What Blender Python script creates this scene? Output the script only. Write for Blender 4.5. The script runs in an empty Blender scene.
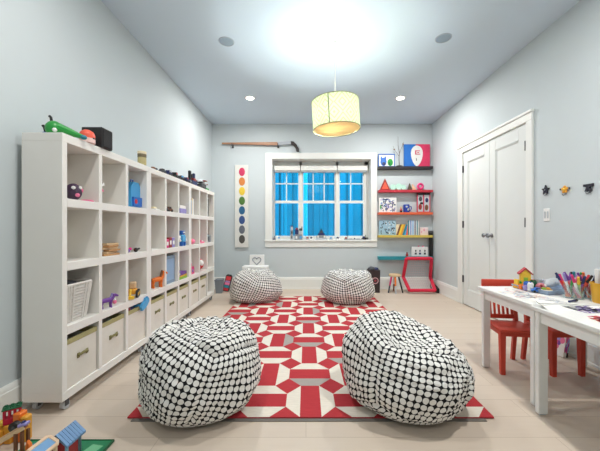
import bpy, bmesh, math, random
from mathutils import Vector, Matrix, noise

random.seed(7)
SC = bpy.context.scene
COL = SC.collection
F, U0, V0, CZ = 300.0, 306.0, 229.0, 1.0
RAD = math.radians


def px(u, y):
    return (u - U0) / F * y


def pz(v, y):
    return CZ - (v - V0) / F * y


# ------------------------------------------------------------------ materials
def lin(c):
    c = c / 255.0
    return c / 12.92 if c <= 0.04045 else ((c + 0.055) / 1.055) ** 2.4


def rgb(c):
    return (lin(c[0]), lin(c[1]), lin(c[2]), 1.0)


_M = {}


class NT:
    """small node-tree helper"""

    def __init__(self, name):
        self.mat = bpy.data.materials.new(name)
        self.mat.use_nodes = True
        self.t = self.mat.node_tree
        self.t.nodes.clear()
        self.out = self.n('ShaderNodeOutputMaterial')

    def n(self, typ, **kw):
        nd = self.t.nodes.new(typ)
        for k, v in kw.items():
            setattr(nd, k, v)
        return nd

    def l(self, a, b):
        self.t.links.new(a, b)

    def math(self, op, a, b=None, c=None):
        nd = self.n('ShaderNodeMath', operation=op)
        for i, v in enumerate((a, b, c)):
            if v is None:
                continue
            if isinstance(v, (int, float)):
                nd.inputs[i].default_value = v
            else:
                self.l(v, nd.inputs[i])
        return nd.outputs[0]

    def mix(self, fac, a, b):
        nd = self.n('ShaderNodeMix', data_type='RGBA')
        if isinstance(fac, (int, float)):
            nd.inputs[0].default_value = fac
        else:
            self.l(fac, nd.inputs[0])
        for i, v in ((6, a), (7, b)):
            if isinstance(v, tuple):
                nd.inputs[i].default_value = v
            else:
                self.l(v, nd.inputs[i])
        return nd.outputs[2]


def mat(name, col, rough=0.55, metal=0.0, var=0.06, scale=18.0, bump=0.0, bscale=120.0, spec=0.5, coat=0.0):
    """painted / plastic / cloth surface with a little procedural unevenness"""
    if name in _M:
        return _M[name]
    k = NT(name)
    bs = k.n('ShaderNodeBsdfPrincipled')
    bs.inputs['Roughness'].default_value = rough
    bs.inputs['Metallic'].default_value = metal
    bs.inputs['Specular IOR Level'].default_value = spec
    bs.inputs['Coat Weight'].default_value = coat
    tc = k.n('ShaderNodeTexCoord')
    nz = k.n('ShaderNodeTexNoise')
    nz.inputs['Scale'].default_value = scale
    nz.inputs['Detail'].default_value = 3
    k.l(tc.outputs['Object'], nz.inputs['Vector'])
    c = rgb(col)
    lo = tuple(max(0, v * (1 - var)) for v in c[:3]) + (1,)
    hi = tuple(min(1, v * (1 + var)) for v in c[:3]) + (1,)
    k.l(k.mix(nz.outputs['Fac'], lo, hi), bs.inputs['Base Color'])
    if bump:
        n2 = k.n('ShaderNodeTexNoise')
        n2.inputs['Scale'].default_value = bscale
        k.l(tc.outputs['Object'], n2.inputs['Vector'])
        bp = k.n('ShaderNodeBump')
        bp.inputs['Strength'].default_value = bump
        bp.inputs['Distance'].default_value = 0.004
        k.l(n2.outputs['Fac'], bp.inputs['Height'])
        k.l(bp.outputs[0], bs.inputs['Normal'])
    k.l(bs.outputs[0], k.out.inputs[0])
    _M[name] = k.mat
    return k.mat


def floor_mat():
    k = NT('pale_oak_boards')
    bs = k.n('ShaderNodeBsdfPrincipled')
    tc = k.n('ShaderNodeTexCoord')
    br = k.n('ShaderNodeTexBrick')
    br.offset = 0.37
    br.inputs['Scale'].default_value = 1.0
    br.inputs['Brick Width'].default_value = 1.9
    br.inputs['Row Height'].default_value = 0.16
    br.inputs['Mortar Size'].default_value = 0.0012
    br.inputs['Mortar Smooth'].default_value = 0.3
    br.inputs['Bias'].default_value = 0.0
    br.inputs['Color1'].default_value = rgb((217, 203, 187))
    br.inputs['Color2'].default_value = rgb((208, 193, 177))
    br.inputs['Mortar'].default_value = rgb((170, 152, 134))
    k.l(tc.outputs['Object'], br.inputs['Vector'])
    mp = k.n('ShaderNodeMapping')
    mp.inputs['Scale'].default_value = (2.2, 26, 1)
    k.l(tc.outputs['Object'], mp.inputs['Vector'])
    nz = k.n('ShaderNodeTexNoise')
    nz.inputs['Scale'].default_value = 2.2
    nz.inputs['Detail'].default_value = 5
    k.l(mp.outputs[0], nz.inputs['Vector'])
    f = k.math('MULTIPLY', nz.outputs['Fac'], 0.34)
    k.l(k.mix(f, br.outputs['Color'], rgb((194, 176, 158))), bs.inputs['Base Color'])
    bs.inputs['Roughness'].default_value = 0.5
    bs.inputs['Specular IOR Level'].default_value = 0.35
    k.l(bs.outputs[0], k.out.inputs[0])
    return k.mat


def dots_mat():
    k = NT('white_dots_on_black_cotton')
    bs = k.n('ShaderNodeBsdfPrincipled')
    bs.inputs['Roughness'].default_value = 0.8
    bs.inputs['Specular IOR Level'].default_value = 0.2
    uv = k.n('ShaderNodeUVMap')
    sp = k.n('ShaderNodeSeparateXYZ')
    k.l(uv.outputs[0], sp.inputs[0])
    dx = k.math('SUBTRACT', k.math('FRACT', sp.outputs[0]), 0.5)
    dy = k.math('SUBTRACT', k.math('FRACT', sp.outputs[1]), 0.5)
    d = k.math('SQRT', k.math('ADD', k.math('MULTIPLY', dx, dx), k.math('MULTIPLY', dy, dy)))
    mr = k.n('ShaderNodeMapRange')
    mr.inputs[1].default_value = 0.43
    mr.inputs[2].default_value = 0.46
    k.l(d, mr.inputs[0])
    k.l(k.mix(mr.outputs[0], rgb((236, 235, 231)), rgb((26, 27, 30))), bs.inputs['Base Color'])
    tc = k.n('ShaderNodeTexCoord')
    nz = k.n('ShaderNodeTexNoise')
    nz.inputs['Scale'].default_value = 15
    nz.inputs['Detail'].default_value = 4
    k.l(tc.outputs['Object'], nz.inputs['Vector'])
    bp = k.n('ShaderNodeBump')
    bp.inputs['Strength'].default_value = 0.35
    bp.inputs['Distance'].default_value = 0.03
    k.l(nz.outputs['Fac'], bp.inputs['Height'])
    k.l(bp.outputs[0], bs.inputs['Normal'])
    k.l(bs.outputs[0], k.out.inputs[0])
    return k.mat


def weave_mat(name, col):
    k = NT(name)
    bs = k.n('ShaderNodeBsdfPrincipled')
    bs.inputs['Roughness'].default_value = 0.9
    bs.inputs['Specular IOR Level'].default_value = 0.1
    tc = k.n('ShaderNodeTexCoord')
    nz = k.n('ShaderNodeTexNoise')
    nz.inputs['Scale'].default_value = 60
    nz.inputs['Detail'].default_value = 4
    mp = k.n('ShaderNodeMapping')
    mp.inputs['Scale'].default_value = (0.4, 3, 1)
    k.l(tc.outputs['Object'], mp.inputs[0])
    k.l(mp.outputs[0], nz.inputs['Vector'])
    c = rgb(col)
    k.l(k.mix(nz.outputs['Fac'], tuple(v * 0.82 for v in c[:3]) + (1,), tuple(min(1, v * 1.15) for v in c[:3]) + (1,)), bs.inputs['Base Color'])
    k.l(bs.outputs[0], k.out.inputs[0])
    return k.mat


def glass_mat():
    k = NT('window_glass')
    tr = k.n('ShaderNodeBsdfTransparent')
    gl = k.n('ShaderNodeBsdfGlossy')
    gl.inputs['Roughness'].default_value = 0.02
    fr = k.n('ShaderNodeFresnel')
    fr.inputs[0].default_value = 1.45
    mx = k.n('ShaderNodeMixShader')
    k.l(fr.outputs[0], mx.inputs[0])
    k.l(tr.outputs[0], mx.inputs[1])
    k.l(gl.outputs[0], mx.inputs[2])
    k.l(mx.outputs[0], k.out.inputs[0])
    return k.mat


def clear_plastic():
    k = NT('clear_plastic')
    tr = k.n('ShaderNodeBsdfTransparent')
    tr.inputs[0].default_value = (0.9, 0.95, 0.95, 1)
    gl = k.n('ShaderNodeBsdfGlossy')
    gl.inputs['Roughness'].default_value = 0.08
    mx = k.n('ShaderNodeMixShader')
    mx.inputs[0].default_value = 0.16
    k.l(tr.outputs[0], mx.inputs[1])
    k.l(gl.outputs[0], mx.inputs[2])
    k.l(mx.outputs[0], k.out.inputs[0])
    return k.mat


def shade_mat():
    """yellow-green cloth with a woven diamond lattice; lets the bulb glow through"""
    k = NT('lampshade_cloth')
    uv = k.n('ShaderNodeUVMap')
    sp = k.n('ShaderNodeSeparateXYZ')
    k.l(uv.outputs[0], sp.inputs[0])
    u = k.math('MULTIPLY', sp.outputs[0], 9.0)
    v = k.math('MULTIPLY', sp.outputs[1], 1.5)
    a = k.math('ABSOLUTE', k.math('SUBTRACT', k.math('FRACT', u), 0.5))
    b = k.math('ABSOLUTE', k.math('SUBTRACT', k.math('FRACT', v), 0.5))
    s = k.math('ADD', a, b)
    rings = k.math('FRACT', k.math('MULTIPLY', s, 4.0))
    band = k.math('LESS_THAN', rings, 0.34)
    col = k.mix(band, rgb((236, 240, 206)), rgb((206, 220, 164)))
    tl = k.n('ShaderNodeBsdfTranslucent')
    df = k.n('ShaderNodeBsdfDiffuse')
    k.l(k.mix(1.0, col, k.mix(band, (.20, .235, .135, 1), (.145, .19, .075, 1))), tl.inputs[0])
    k.l(col, df.inputs[0])
    mx = k.n('ShaderNodeMixShader')
    mx.inputs[0].default_value = 0.8
    k.l(tl.outputs[0], mx.inputs[1])
    k.l(df.outputs[0], mx.inputs[2])
    k.l(mx.outputs[0], k.out.inputs[0])
    return k.mat


def translucent(name, col, f=0.6):
    k = NT(name)
    tl = k.n('ShaderNodeBsdfTranslucent')
    df = k.n('ShaderNodeBsdfDiffuse')
    tl.inputs[0].default_value = rgb(col)
    df.inputs[0].default_value = rgb(col)
    mx = k.n('ShaderNodeMixShader')
    mx.inputs[0].default_value = 1 - f
    k.l(tl.outputs[0], mx.inputs[1])
    k.l(df.outputs[0], mx.inputs[2])
    k.l(mx.outputs[0], k.out.inputs[0])
    return k.mat


def emit(name, col, s):
    k = NT(name)
    e = k.n('ShaderNodeEmission')
    e.inputs[0].default_value = rgb(col)
    e.inputs[1].default_value = s
    k.l(e.outputs[0], k.out.inputs[0])
    return k.mat


WALLC = (202, 211, 214)
M_WALL = mat('wall_paint_pale_blue_grey', WALLC, 0.75, var=0.02, scale=3, spec=0.25)
M_CEIL = mat('ceiling_paint', (207, 222, 234), 0.85, var=0.015, scale=2, spec=0.15)  # blue cast of the room's light put into the white paint
M_TRIM = mat('trim_paint_white', (234, 236, 232), 0.42, var=0.02, scale=5)
M_DOOR = mat('door_paint_white', (224, 228, 226), 0.42, var=0.02, scale=5)
M_FLOOR = floor_mat()
M_LAM = mat('white_laminate', (236, 234, 229), 0.4, var=0.02, scale=8)
M_LAMB = mat('laminate_back_board', (224, 215, 198), 0.6, var=0.03, scale=8)
M_DOTS = dots_mat()
M_RRED = weave_mat('rug_red_wool', (186, 62, 68))
M_RCRE = weave_mat('rug_cream_wool', (232, 224, 210))
M_RGRY = weave_mat('rug_grey_wool', (170, 163, 156))
M_PAD = mat('rug_pad_felt', (120, 116, 110), 0.95)
M_GLASS = glass_mat()
M_CLEAR = clear_plastic()
M_CHAIR = mat('chair_paint_red', (206, 70, 50), 0.42, var=0.06, scale=12)
M_TABLE = mat('table_paint_white', (236, 237, 234), 0.35, var=0.02)
M_STEEL = mat('brushed_steel', (150, 152, 155), 0.32, 0.9)
M_DSTEEL = mat('dark_steel', (84, 86, 90), 0.4, 0.6)
BLACK = mat('black_plastic', (26, 26, 28), 0.45)
DGREY = mat('charcoal_plastic', (70, 74, 80), 0.5)
GREY = mat('grey_plastic', (140, 146, 152), 0.5)
LGREY = mat('light_grey_plastic', (188, 194, 199), 0.45)
WHITE = mat('white_plastic', (238, 238, 236), 0.45)
PAPER = mat('white_paper', (240, 239, 234), 0.8)
RED = mat('red_plastic', (206, 40, 48), 0.4)
ORANGE = mat('orange_plastic', (236, 122, 44), 0.45)
CORAL = mat('coral_plastic', (240, 96, 72), 0.45)
YELLOW = mat('yellow_plastic', (240, 196, 60), 0.45)
AMBER = mat('amber_plastic', (226, 160, 52), 0.5)
GREEN = mat('green_plastic', (38, 150, 62), 0.4)
DGREEN = mat('dark_green_plastic', (22, 92, 56), 0.5)
LIME = mat('lime_plastic', (150, 196, 70), 0.5)
BLUE = mat('blue_plastic', (44, 108, 196), 0.4)
NAVY = mat('navy_plastic', (36, 48, 96), 0.5)
SKY = mat('sky_blue_plastic', (74, 164, 220), 0.45)
PALEBLUE = mat('pale_blue_plastic', (142, 172, 204), 0.5)
TEAL = mat('teal_plastic', (30, 132, 150), 0.45)
PINK = mat('pink_plastic', (236, 120, 158), 0.5)
HOTPINK = mat('hot_pink_plastic', (214, 48, 120), 0.45)
PURPLE = mat('purple_plastic', (120, 70, 160), 0.5)
LILAC = mat('lilac_plastic', (150, 140, 200), 0.5)
WOOD = mat('honey_wood', (190, 142, 92), 0.5, var=0.15, scale=30)
PWOOD = mat('pale_wood', (222, 192, 152), 0.55, var=0.1, scale=30)
BROWN = mat('brown_wood', (122, 78, 50), 0.5, var=0.15, scale=30)
CREAM = mat('cream_plastic', (240, 226, 190), 0.5)
BINCLOTH = mat('bin_canvas', (226, 221, 211), 0.9, bump=0.25, bscale=300)
BINTRIM = mat('bin_olive_trim', (168, 160, 112), 0.85, bump=0.2, bscale=300)
BINHAND = mat('bin_olive_strap', (128, 122, 76), 0.6)
WICKER = mat('white_wicker', (216, 212, 206), 0.8, var=0.16, scale=80)
BRICKRED = mat('brick_red_plastic', (150, 48, 44), 0.5)


# ------------------------------------------------------------------ mesh helper
class MB:
    def __init__(self, m=None):
        self.bm = bmesh.new()
        self.mats = []
        self.i = 0
        if m:
            self.m(m)

    def m(self, mt):
        if mt not in self.mats:
            self.mats.append(mt)
        self.i = self.mats.index(mt)
        return self

    def _v(self, pts, R=None):
        return [self.bm.verts.new((R @ Vector(p)) if R else p) for p in pts]

    def _f(self, vs):
        try:
            f = self.bm.faces.new(vs)
            f.material_index = self.i
            return f
        except ValueError:
            return None

    def box(self, x0, x1, y0, y1, z0, z1, bev=0.0, R=None, seg=1):
        v = self._v([(x0, y0, z0), (x1, y0, z0), (x1, y1, z0), (x0, y1, z0), (x0, y0, z1), (x1, y0, z1), (x1, y1, z1), (x0, y1, z1)], R)
        fs = [self._f([v[i] for i in q]) for q in ((3, 2, 1, 0), (4, 5, 6, 7), (0, 1, 5, 4), (1, 2, 6, 5), (2, 3, 7, 6), (3, 0, 4, 7))]
        if bev > 0:
            es = list({e for f in fs for e in f.edges})
            r = bmesh.ops.bevel(self.bm, geom=es, offset=bev, segments=seg, affect='EDGES', profile=0.5)
            for f in r['faces']:
                f.material_index = self.i
        return self

    def hexa(self, b, t, R=None):
        """eight corners: four below, four above (both counter-clockwise)"""
        v = self._v(list(b) + list(t), R)
        for q in ((3, 2, 1, 0), (4, 5, 6, 7), (0, 1, 5, 4), (1, 2, 6, 5), (2, 3, 7, 6), (3, 0, 4, 7)):
            self._f([v[i] for i in q])
        return self

    def prism(self, poly, axis, a, b, R=None):
        """polygon (two coords) extruded along axis from a to b"""
        def p(q, d):
            return {'x': (d, q[0], q[1]), 'y': (q[0], d, q[1]), 'z': (q[0], q[1], d)}[axis]
        A = self._v([p(q, a) for q in poly], R)
        B = self._v([p(q, b) for q in poly], R)
        n = len(poly)
        fs = [self._f(A[::-1]), self._f(B)]
        for i in range(n):
            fs.append(self._f([A[i], A[(i + 1) % n], B[(i + 1) % n], B[i]]))
        bmesh.ops.recalc_face_normals(self.bm, faces=[f for f in fs if f])
        return self

    def ring(self, c, ax, r, seg, ref=None):
        ax = Vector(ax).normalized()
        ref = Vector(ref) if ref else (Vector((0, 0, 1)) if abs(ax.z) < 0.9 else Vector((1, 0, 0)))
        e1 = ax.cross(ref).normalized()
        e2 = ax.cross(e1).normalized()
        return [Vector(c) + r * (math.cos(2 * math.pi * k / seg) * e1 + math.sin(2 * math.pi * k / seg) * e2) for k in range(seg)]

    def tube(self, pts, r, seg=8, closed=False, R=None):
        pts = [Vector(p) for p in pts]
        n = len(pts)
        rs = r if isinstance(r, (list, tuple)) else [r] * n
        rings = []
        ref = None
        for i, p in enumerate(pts):
            if closed:
                t = (pts[(i + 1) % n] - pts[i - 1]).normalized()
            else:
                a = pts[max(0, i - 1)]
                b = pts[min(n - 1, i + 1)]
                t = (b - a).normalized()
            if ref is None:
                ref = Vector((0, 0, 1)) if abs(t.z) < 0.9 else Vector((1, 0, 0))
            ref = (ref - t * ref.dot(t)).normalized()
            e2 = t.cross(ref).normalized()
            rings.append(self._v([p + rs[i] * (math.cos(2 * math.pi * k / seg) * ref + math.sin(2 * math.pi * k / seg) * e2) for k in range(seg)], R))
        for i in range(n if closed else n - 1):
            A, B = rings[i], rings[(i + 1) % n]
            for k in range(seg):
                self._f([A[k], A[(k + 1) % seg], B[(k + 1) % seg], B[k]])
        if not closed:
            self._f(rings[0][::-1])
            self._f(rings[-1])
        return self

    def cyl(self, p0, p1, r0, r1=None, seg=16, R=None):
        return self.tube([p0, p1], [r0, r0 if r1 is None else r1], seg, False, R)

    def lathe(self, prof, seg=24, c=(0, 0, 0), caps=True, R=None):
        rings = []
        for r, z in prof:
            rings.append(self._v([(c[0] + r * math.cos(2 * math.pi * k / seg), c[1] + r * math.sin(2 * math.pi * k / seg), c[2] + z) for k in range(seg)], R))
        for A, B in zip(rings, rings[1:]):
            for k in range(seg):
                self._f([A[k], A[(k + 1) % seg], B[(k + 1) % seg], B[k]])
        if caps:
            self._f(rings[0][::-1])
            self._f(rings[-1])
        return self

    def ball(self, c, r, seg=12, R=None):
        rx, ry, rz = r if isinstance(r, (tuple, list)) else (r, r, r)
        rows = seg // 2 + 1
        prev = None
        for j in range(rows + 1):
            th = math.pi * j / rows
            if j in (0, rows):
                cur = self._v([(c[0], c[1], c[2] + rz * math.cos(th))], R)
            else:
                cur = self._v([(c[0] + rx * math.sin(th) * math.cos(2 * math.pi * k / seg), c[1] + ry * math.sin(th) * math.sin(2 * math.pi * k / seg), c[2] + rz * math.cos(th)) for k in range(seg)], R)
            if prev is not None:
                for k in range(seg):
                    a, b = prev[k % len(prev)], prev[(k + 1) % len(prev)]
                    d, e = cur[k % len(cur)], cur[(k + 1) % len(cur)]
                    if len(prev) == 1:
                        self._f([a, d, e])
                    elif len(cur) == 1:
                        self._f([a, d, b])
                    else:
                        self._f([a, d, e, b])
            prev = cur
        return self

    def torus(self, c, R_, r, axis='z', seg=20, s2=8, R=None):
        pts = []
        for k in range(seg):
            a = 2 * math.pi * k / seg
            ca, sa = R_ * math.cos(a), R_ * math.sin(a)
            pts.append({'z': (c[0] + ca, c[1] + sa, c[2]), 'y': (c[0] + ca, c[1], c[2] + sa), 'x': (c[0], c[1] + ca, c[2] + sa)}[axis])
        return self.tube(pts, r, s2, True, R)

    def build(self, name, parent=None, loc=None, rz=0.0, smooth=35):
        me = bpy.data.meshes.new(name)
        bmesh.ops.remove_doubles(self.bm, verts=self.bm.verts, dist=1e-6)
        self.bm.to_mesh(me)
        self.bm.free()
        for mt in self.mats:
            me.materials.append(mt)
        for p in me.polygons:
            p.use_smooth = True
        me.set_sharp_from_angle(angle=RAD(smooth))
        o = bpy.data.objects.new(name, me)
        COL.objects.link(o)
        if parent:
            o.parent = parent
        if loc:
            o.location = loc
        o.rotation_euler = (0, 0, rz)
        return o


def tag(o, label, cat, group=None, kind=None):
    o['label'] = label
    o['category'] = cat
    if group:
        o['group'] = group
    if kind:
        o['kind'] = kind
    return o


def thing(name, label, cat, loc=(0, 0, 0), rz=0.0, group=None, rot=None):
    o = bpy.data.objects.new(name, None)
    o.empty_display_size = 0.05
    COL.objects.link(o)
    o.location = loc
    o.rotation_euler = rot if rot else (0, 0, rz)
    return tag(o, label, cat, group)


def struct(o, label=None, cat=None):
    o['kind'] = 'structure'
    if label:
        o['label'] = label
    if cat:
        o['category'] = cat
    return o


def copy_tree(o, parent=None):
    c = o.copy()
    COL.objects.link(c)
    if parent:
        c.parent = parent
    for ch in list(o.children):
        copy_tree(ch, c)
    return c


# ------------------------------------------------------------------ the room
XL, XR, YB, YF, H = -1.567, 2.10, 5.0, -1.5, 2.75
DY0, DY1, DZ = 2.838, 4.0, 2.01           # double-door opening in the right wall
WX0, WX1, WZ0, WZ1 = -0.567, 1.083, 0.817, 2.167   # window opening

struct(MB(M_FLOOR).box(XL - .3, XR + .3, YF - .3, YB + .3, -.1, 0).build('floor'), 'pale oak board floor', 'floor')
b = MB(M_CEIL).box(XL - .3, XR + .3, YF - .3, YB + .3, H, H + .1)
struct(b.build('ceiling'), 'white ceiling', 'ceiling')
struct(MB(M_WALL).box(XL - .15, XL, YF, YB + .3, 0, H).build('wall_left'), 'pale blue grey side wall behind the bookcases', 'wall')
b = MB(M_WALL)
b.box(XR, XR + .14, YF, DY0, 0, H).box(XR, XR + .14, DY1, YB + .3, 0, H).box(XR, XR + .14, DY0, DY1, DZ, H).box(XR + .14, XR + .16, DY0 - .1, DY1 + .1, 0, DZ + .1)  # last sheet added unseen behind the doors to block outside light
struct(b.build('wall_right'), 'pale blue grey side wall with the closet doors', 'wall')
b = MB(M_WALL)
b.box(XL, WX0, YB, YB + .3, 0, H).box(WX1, XR, YB, YB + .3, 0, H).box(WX0, WX1, YB, YB + .3, 0, WZ0).box(WX0, WX1, YB, YB + .3, WZ1, H)
struct(b.build('wall_back'), 'pale blue grey end wall with the window', 'wall')
struct(MB(M_WALL).box(XL, XR, YF - .15, YF, 0, H).build('wall_front'), 'pale wall behind the camera', 'wall')


def base_prof(h=.185, t=.018):
    return [(0, 0), (t + .004, 0), (t + .004, .02), (t, .024), (t, h - .035), (t - .004, h - .03), (t - .004, h - .012), (t - .012, h), (0, h)]


b = MB(M_TRIM).prism([(XL + p[0], p[1]) for p in base_prof()], 'y', YF, YB)
struct(b.build('baseboard_left'), 'white baseboard behind the bookcases', 'baseboard')
b = MB(M_TRIM)
b.prism([(XR - p[0], p[1]) for p in base_prof()], 'y', YF, DY0 - .076)
b.prism([(XR - p[0], p[1]) for p in base_prof()], 'y', DY1 + .118, YB)
struct(b.build('baseboard_right'), 'white baseboard along the wall of the closet doors', 'baseboard')
b = MB(M_TRIM).prism([(YB - p[0], p[1]) for p in base_prof(.2)], 'x', XL + .02, XR - .02)
struct(b.build('baseboard_back'), 'white baseboard under the window', 'baseboard')

# ---- closet double door
tr = MB(M_TRIM)
for (y0, y1) in ((DY0 - .075, DY0 + .004), (DY1 - .004, DY1 + .117)):
    tr.box(XR - .022, XR + .001, y0, y1, 0, DZ + .004, .004)
tr.box(XR - .024, XR + .001, DY0 - .075, DY1 + .117, DZ, DZ + .075, .004)
tr.box(XR - .036, XR + .001, DY0 - .085, DY1 + .127, DZ + .07, DZ + .098, .006)
tr.box(XR + .001, XR + .14, DY0, DY0 + .012, 0, DZ).box(XR + .001, XR + .14, DY1 - .012, DY1, 0, DZ).box(XR + .001, XR + .14, DY0, DY1, DZ - .012, DZ)
struct(tr.build('trim_1'), 'white casing around the closet doors', 'trim')
ym = (DY0 + DY1) / 2
for n, (y0, y1, kn, hg, lb) in enumerate(((DY0 + .014, ym - .002, ym - .045, DY0 + .012, 'white panelled closet door leaf nearer the red chairs'),
                                         (ym + .002, DY1 - .014, ym + .045, DY1 - .012, 'white panelled closet door leaf nearer the window wall'))):
    d = bpy.data.objects.new('door_%d' % (n + 1), None)
    COL.objects.link(d)
    d.location = (XR - .008, (y0 + y1) / 2, .012)
    struct(d, lb, 'door')
    w = (y1 - y0) / 2
    hh = DZ - .026
    q = MB(M_DOOR)
    st = .1
    q.box(0, .036, -w, -w + st, 0, hh, .002).box(0, .036, w - st, w, 0, hh, .002)
    q.box(0, .036, -w + st, w - st, hh - .125, hh, .002).box(0, .036, -w + st, w - st, 0, .2, .002)
    q.build('frame', d)
    q = MB(M_DOOR).box(.014, .03, -w + st, w - st, .2, hh - .125)
    for a0, a1, c0, c1 in ((-w + st, -w + st + .012, .2, hh - .125), (w - st - .012, w - st, .2, hh - .125), (-w + st, w - st, .2, .212), (-w + st, w - st, hh - .137, hh - .125)):
        q.box(.006, .016, a0, a1, c0, c1, .003)
    q.build('panel', d)
    for hz in (.33, 1.05, 1.78):
        q = MB(M_DSTEEL)
        yy = hg - (y0 + y1) / 2
        q.cyl((-.008, yy, hz - .045), (-.008, yy, hz + .045), .008, seg=10)
        q.box(-.003, .0, yy - .016, yy + .016, hz - .045, hz + .045)
        q.build('hinge', d)
    q = MB(M_STEEL)
    yy = kn - (y0 + y1) / 2
    R = Matrix.Translation((0, yy, .914)) @ Matrix.Rotation(-math.pi / 2, 4, 'Y')
    q.lathe([(.024, 0), (.024, .005), (.009, .008), (.009, .026), (.02, .032), (.026, .044), (.02, .056), (.006, .06)], 18, R=R)
    q.build('knob', d)

# ---- window
wn = bpy.data.objects.new('window_1', None)
COL.objects.link(wn)
wn.location = (0, YB, 0)
struct(wn, 'white three-part sash window in a deep casing', 'window')
q = MB(M_TRIM)
cw = .112
for (x0, x1, z0, z1) in ((WX0 - cw, WX0 + .004, WZ0 - .002, WZ1), (WX1 - .004, WX1 + cw - .014, WZ0 - .002, WZ1), (WX0 - cw, WX1 + cw - .014, WZ1 - .004, WZ1 + .1)):
    q.box(x0, x1, -.02, .002, z0, z1, .004)
q.box(WX0 - cw, WX1 + cw - .014, -.016, .001, .70, WZ0 - .02, .003)
for (x0, x1, z0, z1) in ((WX0, WX0 + .006, WZ0, WZ1), (WX1 - .006, WX1, WZ0, WZ1), (WX0, WX1, WZ1 - .006, WZ1)):
    q.box(x0, x1, 0, .22, z0, z1)
q.build('casing', wn)
MB(M_TRIM).box(WX0 - cw - .01, WX1 + cw - .012, -.035, .2, WZ0 - .024, WZ0 + .002, .005).build('sill', wn)
gx = ((-.539, -.135), (-.047, .497), (.588, .992))
GZ0, GZ1, MZ0, MZ1 = .882, 1.984, 1.447, 1.492
q = MB(M_TRIM)
q.box(WX0, gx[0][0] - .022, .2, .28, WZ0, WZ1).box(gx[2][1] + .022, WX1, .2, .28, WZ0, WZ1)
q.box(gx[0][1] + .022, gx[1][0] - .022, .2, .28, WZ0, WZ1).box(gx[1][1] + .022, gx[2][0] - .022, .2, .28, WZ0, WZ1)
q.box(WX0, WX1, .2, .28, GZ1 + .03, WZ1).box(WX0, WX1, .2, .28, WZ0, GZ0 - .03)
q.build('frame', wn)
for i, (x0, x1) in enumerate(gx):
    for up in (0, 1):
        z0, z1 = (GZ0, MZ0) if not up else (MZ1, GZ1)
        y0 = .205 if not up else .235
        q = MB(M_TRIM)
        s = .022
        bz = .045 if up else .03
        q.box(x0 - s, x0, y0, y0 + .028, z0 - (s if not up else bz), z1 + s).box(x1, x1 + s, y0, y0 + .028, z0 - (s if not up else bz), z1 + s)
        q.box(x0, x1, y0, y0 + .028, z1, z1 + (.045 if not up else .03)).box(x0, x1, y0, y0 + .028, z0 - (.03 if not up else .045), z0)
        if up:
            q.box(x0, x1, y0 + .004, y0 + .02, 1.78, 1.8)
            vs = {0: (-.34,), 1: (.125, .317), 2: (.78,)}[i]
            for vx in vs:
                q.box(vx - .009, vx + .009, y0 + .004, y0 + .02, z0, z1)
        sh = q.build('sash', wn)
        MB(M_GLASS).box(x0, x1, y0 + .011, y0 + .014, z0, z1).build('pane', sh)
for i, (x0, x1) in enumerate(((-.552, -.098), (-.088, .53), (.54, 1.06))):
    t = thing('roller_blind', ('rolled-up white blind over the narrow sash by the colour dot panel', 'rolled-up white blind over the wide middle sash', 'rolled-up white blind over the narrow sash by the wall ledges')[i], 'blind', ((x0 + x1) / 2, 5.16, 2.0), group='roller blinds in the window')
    w = (x1 - x0) / 2
    MB(M_TRIM).box(-w, w, -.03, .036, 0, .095, .006).build('cassette', t)
    MB(LGREY).box(-w + .012, w - .012, -.008, .002, -.02, .004).build('hem_bar', t)
    q = MB(WHITE)
    q.cyl((w - .006, -.034, -.0), (w - .006, -.034, -.36), .002, seg=6)
    q.build('pull_cord', t)

# outside: the neighbour's board wall in the dusk
q = MB(mat('neighbour_boards', (4, 92, 92), 0.8, var=0.25, scale=2.5))
x = -5.0
rr = random.Random(3)
while x < 7:
    w = rr.choice((.06, .09, .13, .2, .16))
    q.m(rr.choice((q.mats[0], q.mats[0], q.mats[0], mat('neighbour_boards_bright_streak', (40, 134, 132), .8, var=.2, scale=2.5), mat('neighbour_boards_faint_streak', (14, 102, 104), .8, var=.25, scale=2.5))))  # lighter boards put the window's bright upright streaks into the colour
    q.box(x, x + w, 8 - rr.random() * .16, 8.2, -1, 3.0)
    x += w + .004
struct(q.build('neighbour_wall'), 'board wall of the neighbouring house outside the window', 'wall')
struct(MB(mat('outside_ground', (205, 208, 208), .9)).box(-6, 8, 5.32, 8.2, -1.1, -1.0).build('ground'), 'ground outside the window', 'ground')

# ------------------------------------------------------------------ ceiling fixtures
for i, (x, y, lb) in enumerate(((-.748, 4.008, 'lit round downlight in the ceiling on the side of the bookcases'),
                               (1.262, 4.008, 'lit round downlight in the ceiling on the side of the closet doors'))):
    t = thing('ceiling_downlight', lb, 'downlight', (x, y, H), group='downlights in the ceiling')
    q = MB(WHITE).lathe([(.05, 0), (.05, -.004), (.066, -.004), (.07, 0)], 24, caps=False)
    q.build('trim_ring', t)
    MB(emit('downlight_lens_%d' % i, (255, 250, 240), 14)).lathe([(.05, -.001), (.05, -.003)], 24).build('lens', t)
for i, (x, y, lb) in enumerate(((-.742, 2.8, 'flush round grey ceiling speaker on the side of the bookcases'),
                               (1.26, 2.75, 'flush round grey ceiling speaker on the side of the closet doors'))):
    t = thing('ceiling_speaker', lb, 'speaker', (x, y, H), group='flush speakers in the ceiling')
    MB(mat('speaker_rim', (170, 182, 192), .5)).lathe([(.062, 0), (.064, -.006), (.07, -.005), (.072, 0)], 28, caps=False).build('rim', t)
    k = MB(mat('speaker_grille', (146, 164, 178), .6, var=.2, scale=400)).lathe([(.062, -.001), (.062, -.004), (.03, -.006)], 28)
    k.build('grille', t)

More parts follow.
